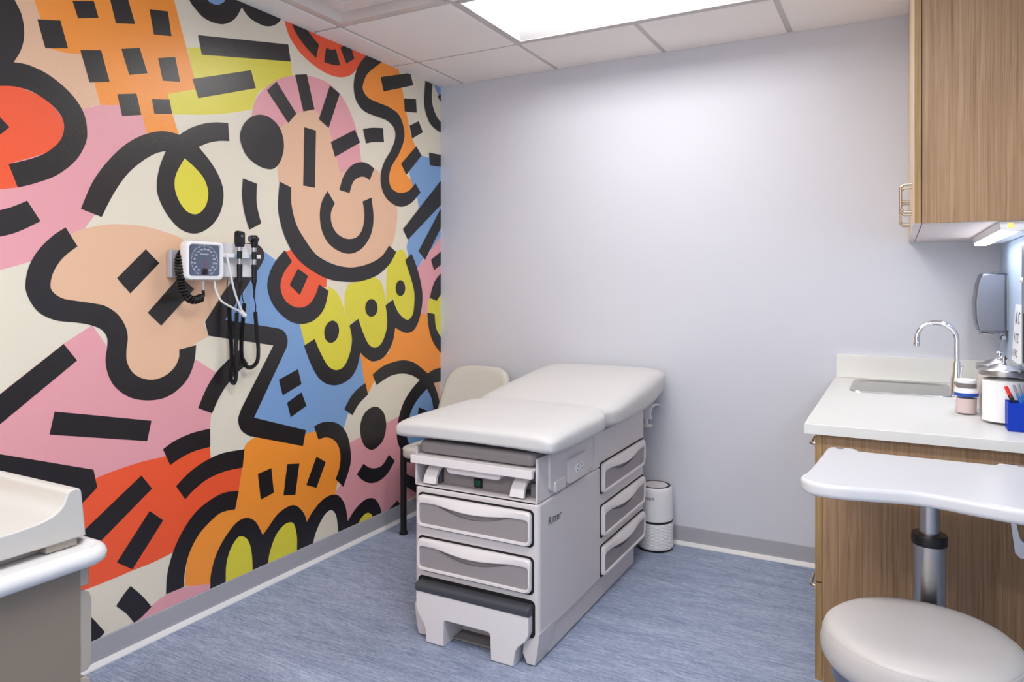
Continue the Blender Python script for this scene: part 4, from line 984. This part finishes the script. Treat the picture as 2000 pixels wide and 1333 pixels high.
a_ = ony(1973, 1007, hy); b_ = ony(1985, 1090, hy)
HX, HZ1, HZ0 = a_.x, a_.z, b_.z
mb = MB()
loop = [(HX + 0.004, HZ1), (HX + 0.085, HZ1), (HX + 0.095, HZ1 - 0.012), (HX + 0.09, HZ0 + 0.01), (HX + 0.08, HZ0), (HX + 0.018, HZ0), (HX + 0.009, HZ0 + 0.010), (HX, HZ1 - 0.006)]
inn = [(HX + 0.014, HZ1 - 0.010), (HX + 0.076, HZ1 - 0.010), (HX + 0.082, HZ1 - 0.018), (HX + 0.078, HZ0 + 0.04), (HX + 0.074, HZ0 + 0.034), (HX + 0.025, HZ0 + 0.034), (HX + 0.018, HZ0 + 0.04), (HX + 0.011, HZ1 - 0.018)]
mb.rings([[(p[0], hy, p[1]) for p in loop], [(p[0], hy, p[1]) for p in inn], [(p[0], hy + 0.028, p[1]) for p in inn], [(p[0], hy + 0.028, p[1]) for p in loop]], closed=True)
mb.box(HX + 0.03, HX + 0.06, hy + 0.004, hy + 0.024, HZ1 - 0.002, ZT - 0.030)
plabel(mb.build('release_handle', M['steel'], tb, smooth=30), 'steel loop handle under the top')

# ------------------------------------------------------------------ stool
sx, sy = 2.492, -1.772
sl = thing('stool', 'round padded grey vinyl stool in front of the white adjustable table', 'stool', (sx, sy, 0))
R = 0.208
pr = [(0.0, 0.462), (R - 0.03, 0.462), (R - 0.01, 0.466), (R - 0.001, 0.480), (R, 0.500), (R - 0.004, 0.522), (R - 0.0095, 0.5325), (R - 0.0125, 0.5320), (R - 0.0135, 0.5350), (R - 0.022, 0.5425), (R - 0.045, 0.5495), (R * 0.6, 0.5535), (R * 0.3, 0.555), (0.0, 0.5555)]
MB().lathe(pr, (sx, sy, 0), 72).build('seat', M['vinyl2'], sl, smooth=60)
MB().lathe([(0.0, 0.405), (0.16, 0.405), (0.178, 0.412), (0.184, 0.425), (0.186, 0.458), (0.183, 0.4625), (0.0, 0.4625)], (sx, sy, 0), 56).build('seat_pan', M['satin'], sl, smooth=40)
MB().lathe([(0.0, 0.09), (0.03, 0.09), (0.03, 0.24), (0.018, 0.245), (0.018, 0.406), (0.0, 0.406)], (sx, sy, 0), 24).build('column', M['chrome'], sl)
for k in range(5):
    a = PI / 2 + PI / 5 + 2 * PI * k / 5
    d = Vector((math.cos(a), math.sin(a), 0)); p0 = Vector((sx, sy, 0.105)) + d * 0.02; p1 = Vector((sx, sy, 0.078)) + d * 0.185
    MB().tube([p0, p0.lerp(p1, 0.5) + Vector((0, 0, 0.004)), p1], [0.02, 0.017, 0.013], 10).build('leg', M['chrome'], sl)
    q = Vector((sx, sy, 0)) + d * 0.175; n = Vector((-d.y, d.x, 0))
    mb = MB()
    rs = []
    for off in (-0.012, 0.012): rs.append([q + n * off + d * 0.025 * math.cos(t2) + Vector((0, 0, 0.025 + 0.025 * math.sin(t2))) for t2 in [2 * PI * i / 20 for i in range(20)]])
    mb.rings(rs); mb.tube([q + Vector((0, 0, 0.03)), q + Vector((0, 0, 0.075))], 0.006, 8)
    mb.build('caster', M['black'], sl)

# ------------------------------------------------------------------ cart with infant scale (left foreground)
KX0, KX1, KY0, KY1 = 0.46, 1.056, -3.42, -2.802
ct = thing('treatment_cart', 'beige treatment cabinet with white rounded top edge against the mural wall', 'cart', ((KX0 + KX1) / 2, -3.1, 0))
mb = MB(); mb.box(KX0, KX1, KY0, KY1, 0.06, 0.786, 0.003, 1); mb.box(KX0 + 0.04, KX1 - 0.04, KY0 + 0.04, KY1 - 0.03, 0.0, 0.062)
mb.build('cabinet', M['beigedk'], ct)
mb = MB(); mb.box(KX0 + 0.01, KX1 + 0.0, KY1 - 0.004, KY1 + 0.016, 0.742, 0.785, 0.003, 1); mb.build('top_rail', M['beige'], ct)
for z0, z1 in ((0.575, 0.734), (0.405, 0.565), (0.235, 0.395), (0.07, 0.225)):
    d = MB().prism([(KY1 - 0.002, z0), (KY1 + 0.012, z0), (KY1 + 0.019, z0 + 0.006), (KY1 + 0.021, z0 + 0.015), (KY1 + 0.021, z1 - 0.02), (KY1 + 0.017, z1 - 0.008), (KY1 + 0.008, z1 - 0.001), (KY1 - 0.002, z1)], 'x', KX0 + 0.006, KX1 - 0.001, 0.003, 2).build('drawer', M['beige'], ct, smooth=50)
mb = MB()
outl = lambda i, z: [(p[0], p[1], z) for p in rrect(KX0 - 0.03 + i, KX1 + 0.03 - i, KY0 - 0.03 + i, KY1 + 0.055 - i, max(0.05 - i, 0.012), 6)]
mb.rings([outl(0.026, 0.781), outl(0.012, 0.783), outl(0.002, 0.790), outl(0.0, 0.800), outl(0.003, 0.809), outl(0.010, 0.816), outl(0.018, 0.817), outl(0.026, 0.808), outl(0.03, 0.8065)])
plabel(mb.build('countertop', M['cartlip'], ct, smooth=50), 'white raised-edge top')
bs = thing('infant_scale', 'white infant weighing scale with curved tray on the beige cabinet', 'scale', (0.78, -3.05, 0.807))
BX0, BX1 = 0.52, 1.012
zb = 0.824
def tp(y):   # tray surface height: low, flat, then sweeping up to the far rim
    pass
ysurf = [(-3.40, 0.872), (-3.0, 0.8725), (-2.92, 0.8705), (-2.885, 0.872), (-2.858, 0.8745), (-2.838, 0.879), (-2.822, 0.886), (-2.812, 0.896), (-2.806, 0.909), (-2.803, 0.9175), (-2.799, 0.9215), (-2.792, 0.9235), (-2.782, 0.9225), (-2.776, 0.917), (-2.774, 0.905), (-2.766, zb)]
poly = [(p[0], p[1]) for p in cr([Vector(p) for p in ysurf[:-1]], 3)] + [ysurf[-1], (-3.40, zb)]
mb = MB(); slab(mb, poly, 'x', BX0, BX1, 0.004)
plabel(mb.build('tray', M['scale'], bs, smooth=50), 'curved white tray')
mb = MB(); mb.box(BX0 + 0.01, BX1 - 0.008, -2.84, -2.779, 0.8075, zb + 0.001, 0.002, 1); mb.box(BX0 + 0.03, BX1 - 0.03, -3.36, -2.84, 0.8075, zb + 0.001)
mb.build('base', M['beige'], bs)

# ------------------------------------------------------------------ wall-mounted diagnostic set on the mural
def W(px, py, x): return onx(px, py, x)
gx = 0.10
g0 = W(363, 508, gx); g1 = W(438, 508, gx); gt = W(400, 470.5, gx).z; gb = W(400, 548, gx).z
gy0, gy1 = g0.y, g1.y
bpm = thing('blood_pressure_gauge', 'square white wall blood pressure gauge with smoky dial and black coiled hose', 'blood pressure gauge', (0, (gy0 + gy1) / 2, (gt + gb) / 2))
k0, k1 = W(334, 515, 0.03).y, W(397, 515, 0.03).y; kz1, kz0 = W(345, 488, 0.03).z, W(345, 543, 0.03).z
mb = MB(); mb.prism(rrect(k0, k1, kz0, kz1, 0.006, 3), 'x', 0.004, 0.03, 0.003, 1); mb.box(0.028, 0.062, (gy0 + gy1) / 2 - 0.03, (gy0 + gy1) / 2 + 0.03, (gt + gb) / 2 - 0.03, (gt + gb) / 2 + 0.03)
plabel(mb.build('bracket', M['bracket'], bpm), 'grey wall bracket')
r4 = lambda i, xx, rr: [(xx, p[0], p[1]) for p in rrect(gy0 + i, gy1 - i, gb + i, gt - i, rr, 6)]
mb = MB().rings([r4(0.012, gx - 0.042, 0.016), r4(0.003, gx - 0.036, 0.02), r4(0.0, gx - 0.025, 0.022), r4(0.0, gx - 0.008, 0.022), r4(0.004, gx, 0.02), r4(0.013, gx + 0.002, 0.016), r4(0.0165, gx - 0.004, 0.013), r4(0.018, gx - 0.009, 0.012)])
case = mb.build('case', M['white'], bpm, smooth=40)
MB().rings([r4(0.0175, gx - 0.010, 0.012), r4(0.0175, gx - 0.006, 0.012)]).build('dial', M['dialglass'], bpm, smooth=0)
gc = Vector((gx - 0.0052, (gy0 + gy1) / 2, (gt + gb) / 2)); gr = 0.40 * (gt - gb)
mb = MB()
for i in range(61):
    a = math.radians(-60 + 300 * i / 60); L_ = 0.012 if i % 5 == 0 else 0.006
    d = Vector((0, -math.cos(a), math.sin(a)))
    n_ = Vector((0, -d.z, d.y)) * (0.0007 if i % 5 else 0.0011)
    q0, q1 = gc + d * (gr - L_ * 0.6), gc + d * gr
    mb.poly([q0 - n_, q0 + n_, q1 + n_, q1 - n_])
for i, lab in enumerate(('20', '40', '60', '80', '100', '120', '140', '160', '180', '200', '220', '240', '260', '280', '300')):
    a = math.radians(-54 + 288 * i / 14); c0 = gc + Vector((0, -math.cos(a), math.sin(a))) * (gr - 0.0165)
    text('x', lab, 0.0095, lambda u, v, c0=c0, n=len(lab): (gc.x + 0.0003, c0.y + u - 0.0028 * n, c0.z + v - 0.0035), None, None, mb)
text('x', 'WelchAllyn', 0.0085, lambda u, v: (gc.x + 0.0003, gc.y - 0.021 + u, gc.z + 0.022 + v), None, None, mb)
mb.build('dial_markings', M['dialprint'], bpm, smooth=0)
MB().poly([(gc.x + 0.0006, gc.y + 0.002, gc.z + 0.0), (gc.x + 0.0006, gc.y + 0.0035, gc.z + 0.0), (gc.x + 0.0006, gc.y + 0.006, gc.z - 0.045), (gc.x + 0.0006, gc.y + 0.003, gc.z - 0.045)]).build('needle', M['red'], bpm, smooth=0)
mb = MB(); mb.box(gc.x - 0.001, gc.x + 0.004, gc.y - 0.012, gc.y + 0.012, gb + 0.022, gb + 0.045, 0.002, 1); plabel(mb.build('movement', M['black'], bpm), 'dark gauge movement')
Z3 = lambda X, Y, x: W(320 + X / 3.923, 430 + Y / 3.923, x)
cp = [Z3(150, 240, 0.05), Z3(118, 300, 0.06), Z3(118, 390, 0.07), Z3(132, 480, 0.075), Z3(160, 570, 0.08), Z3(215, 612, 0.085), Z3(265, 606, 0.085), Z3(296, 590, 0.085)]
mb = MB(); mb.tube(coil(cp, 0.0125, 23, per=12), 0.0046, 7)
mb.build('coiled_hose', M['blackrub'], bpm)
mb = MB(); mb.tube([Z3(300, 470, 0.085), Z3(301, 545, 0.085)], 0.0045, 8); mb.build('connector', M['bracket'], bpm)
mb = MB(); mb.tube(cr([Z3(301, 540, 0.085), Z3(303, 580, 0.085), Z3(292, 600, 0.085)], 5), 0.006, 8); mb.build('hose_end', M['blackrub'], bpm)

ux = 0.045
u0_, u1_ = Z3(405, 300, ux).y, Z3(690, 300, ux).y; uz1, uz0 = Z3(560, 178, ux).z, Z3(560, 440, ux).z
wu = thing('diagnostic_wall_unit', 'white wall-mounted charger unit holding two black examination handles', 'wall unit', (0, (u0_ + u1_) / 2, (uz0 + uz1) / 2))
mb = MB(); mb.prism(rrect(u0_, u1_, uz0, uz1, 0.012, 4), 'x', 0.004, ux, 0.006, 2); mb.build('housing', M['white'], wu)
bx = 0.085
s0, s1 = Z3(420, 275, bx).y, Z3(752, 275, bx).y; sz1, sz0 = Z3(700, 266, bx).z, Z3(700, 297, bx).z
mb = MB(); mb.prism([(ux - 0.004, s0), (bx - 0.006, s0), (bx, s0 + 0.006), (bx, s1 - 0.006), (bx - 0.006, s1), (ux - 0.004, s1 - 0.03)], 'z', sz0, sz1, 0.003, 2); shelf = mb.build('cradle', M['white'], wu)
ya, yb = Z3(578, 280, bx + 0.01).y, Z3(690, 280, bx + 0.01).y
for yy in (ya, yb):
    mb = MB(); mb.box(bx - 0.008, bx + 0.003, yy - 0.017, yy + 0.017, sz0 + 0.002, sz1 + 0.001, 0.002, 1); plabel(mb.build('clip', M['blueclip'], shelf), 'pale blue holder clip')
def zz(Y, x): return Z3(600, Y, x).z
def instr(name, label, y, cordpath, pre, post, oto, turns):
    xx = bx + 0.012
    t = thing(name, label, name, (xx, y, zz(285, xx)))
    o_ = (xx, y, 0)
    prof = [(0, zz(600, xx)), (0.0035, zz(598, xx)), (0.0045, zz(540, xx)), (0.0085, zz(482, xx)), (0.0105, zz(478, xx)), (0.0115, zz(345, xx)), (0.010, zz(340, xx)), (0.0, zz(340, xx))]
    MB().lathe(prof, o_, 20).build('handle', M['black'], t)
    MB().lathe([(0, zz(341, xx)), (0.0085, zz(341, xx)), (0.0085, zz(298, xx)), (0.0, zz(298, xx))], o_, 20).build('sleeve', M['steel'], t)
    MB().lathe([(0, zz(299, xx)), (0.0098, zz(299, xx)), (0.0105, zz(240, xx)), (0, zz(240, xx))], o_, 20).build('neck', M['black'], t)
    MB().lathe([(0, zz(241, xx)), (0.0098, zz(241, xx)), (0.0105, zz(222, xx)), (0.0098, zz(206, xx)), (0, zz(206, xx))], o_, 20).build('collar', M['steel'], t)
    if oto:
        rs = MB(); zc = zz(140, xx)
        rs.lathe([(0, zz(207, xx)), (0.012, zz(207, xx)), (0.015, zz(175, xx)), (0.0155, zz(150, xx)), (0.013, zz(112, xx)), (0, zz(108, xx))], o_, 24)
        rs.lathe([(0.0, y - 0.024), (0.013, y - 0.023), (0.0155, y - 0.015), (0.0155, y + 0.004), (0.012, y + 0.012), (0.008, y + 0.02), (0.0, y + 0.02)], (xx, 0, zc), 24, 'y')
        hd = rs.build('head', M['black'], t)
        MB().lathe([(0.0, y - 0.0248), (0.0105, y - 0.0248), (0.0105, y - 0.0225), (0.0, y - 0.0225)], (xx, 0, zc), 20, 'y').build('lens', M['dialglass'], hd)
    else:
        rs = MB(); rs.prism([(y - 0.013, zz(207, xx)), (y + 0.013, zz(207, xx)), (y + 0.0185, zz(180, xx)), (y + 0.0185, zz(105, xx)), (y + 0.014, zz(90, xx)), (y - 0.012, zz(86, xx)), (y - 0.0165, zz(100, xx)), (y - 0.0185, zz(170, xx))], 'x', xx - 0.013, xx + 0.013, 0.004, 2)
        hd = rs.build('head', M['black'], t)
        mb = MB(); mb.lathe([(0, xx + 0.0125), (0.006, xx + 0.0125), (0.006, xx + 0.0145), (0, xx + 0.0145)], (0, y, zz(125, xx)), 16, 'x'); mb.build('lens', M['dialglass'], hd)
    mb = MB(); mb.tube(cr(pre, 6), 0.0021, 7); mb.tube(cr(post, 6), 0.0021, 7); mb.tube(coil(cordpath, 0.0068, turns, per=8), 0.0021, 5)
    mb.build('coiled_cord', M['blackrub'], t)
xa = bx + 0.012
instr('ophthalmoscope', 'black ophthalmoscope with flat head in the wall unit, beside the gauge', ya,
      [Z3(560, 712, 0.06), Z3(556, 860, 0.055), Z3(552, 990, 0.05), Z3(556, 1120, 0.05), Z3(552, 1215, 0.05), Z3(534, 1252, 0.05), Z3(512, 1210, 0.05), Z3(520, 1100, 0.045), Z3(516, 950, 0.04), Z3(506, 800, 0.035), Z3(502, 650, 0.03)],
      [Vector((xa, ya, zz(600, xa))), Z3(566, 650, 0.08), Z3(562, 712, 0.06)], [Z3(502, 650, 0.03), Z3(486, 590, 0.025), Z3(486, 450, 0.025)], False, 150)
instr('otoscope', 'black otoscope with round head in the wall unit, farther from the gauge', yb,
      [Z3(700, 705, 0.06), Z3(712, 850, 0.055), Z3(724, 1000, 0.05), Z3(712, 1090, 0.05), Z3(655, 1132, 0.05), Z3(604, 1080, 0.045), Z3(594, 960, 0.04), Z3(604, 800, 0.035), Z3(616, 640, 0.03)],
      [Vector((xa, yb, zz(600, xa))), Z3(704, 660, 0.07), Z3(702, 705, 0.06)], [Z3(616, 640, 0.03), Z3(602, 590, 0.025), Z3(600, 450, 0.025)], True, 128)
yc_ = thing('cuff_tubing', 'pale grey forked rubber tubing hanging between the gauge and the wall unit', 'tubing', Z3(600, 715, 0.1))
mb = MB(); mb.tube(cr([Z3(388, 470, 0.085), Z3(398, 540, 0.09), Z3(440, 620, 0.1), Z3(520, 670, 0.105), Z3(580, 700, 0.105), Z3(598, 720, 0.105)], 6), 0.0042, 8)
mb.tube(cr([Z3(470, 265, 0.105), Z3(488, 300, 0.105), Z3(512, 420, 0.112), Z3(545, 560, 0.112), Z3(590, 680, 0.109), Z3(606, 714, 0.108)], 6), 0.0042, 8)
mb.build('tube', M['tube'], yc_)
mb = MB(); p0, p1 = Z3(592, 700, 0.107), Z3(622, 735, 0.107); mb.tube([p0, p1], 0.009, 10); mb.build('connector', M['white'], yc_)

# ------------------------------------------------------------------ camera and world
cam = bpy.data.cameras.new('camera'); co = bpy.data.objects.new('camera', cam); C.objects.link(co)
cam.sensor_fit = 'HORIZONTAL'; cam.sensor_width = 36.0; cam.lens = 36.0 * F / 2000.0
cam.shift_x = 0.0; cam.shift_y = -(666.5 - HY) / 2000.0
cam.clip_start = 0.02
co.location = (CAMX, CAMY, CAMZ); co.rotation_euler = (PI / 2, 0, TH)
S = bpy.context.scene
S.camera = co
w = bpy.data.worlds.new('world'); S.world = w; w.use_nodes = True
w.node_tree.nodes['Background'].inputs[0].default_value = (1.0, 0.97, 0.94, 1); w.node_tree.nodes['Background'].inputs[1].default_value = 1.3
S.view_settings.view_transform = 'Standard'; S.view_settings.look = 'None'
S.view_settings.exposure = 0.34; S.view_settings.gamma = 1.0; S.view_settings.use_curve_mapping = False
S.cycles.max_bounces = 10; S.cycles.diffuse_bounces = 6; S.cycles.caustics_reflective = False; S.cycles.caustics_refractive = False
S.cycles.use_denoising = True
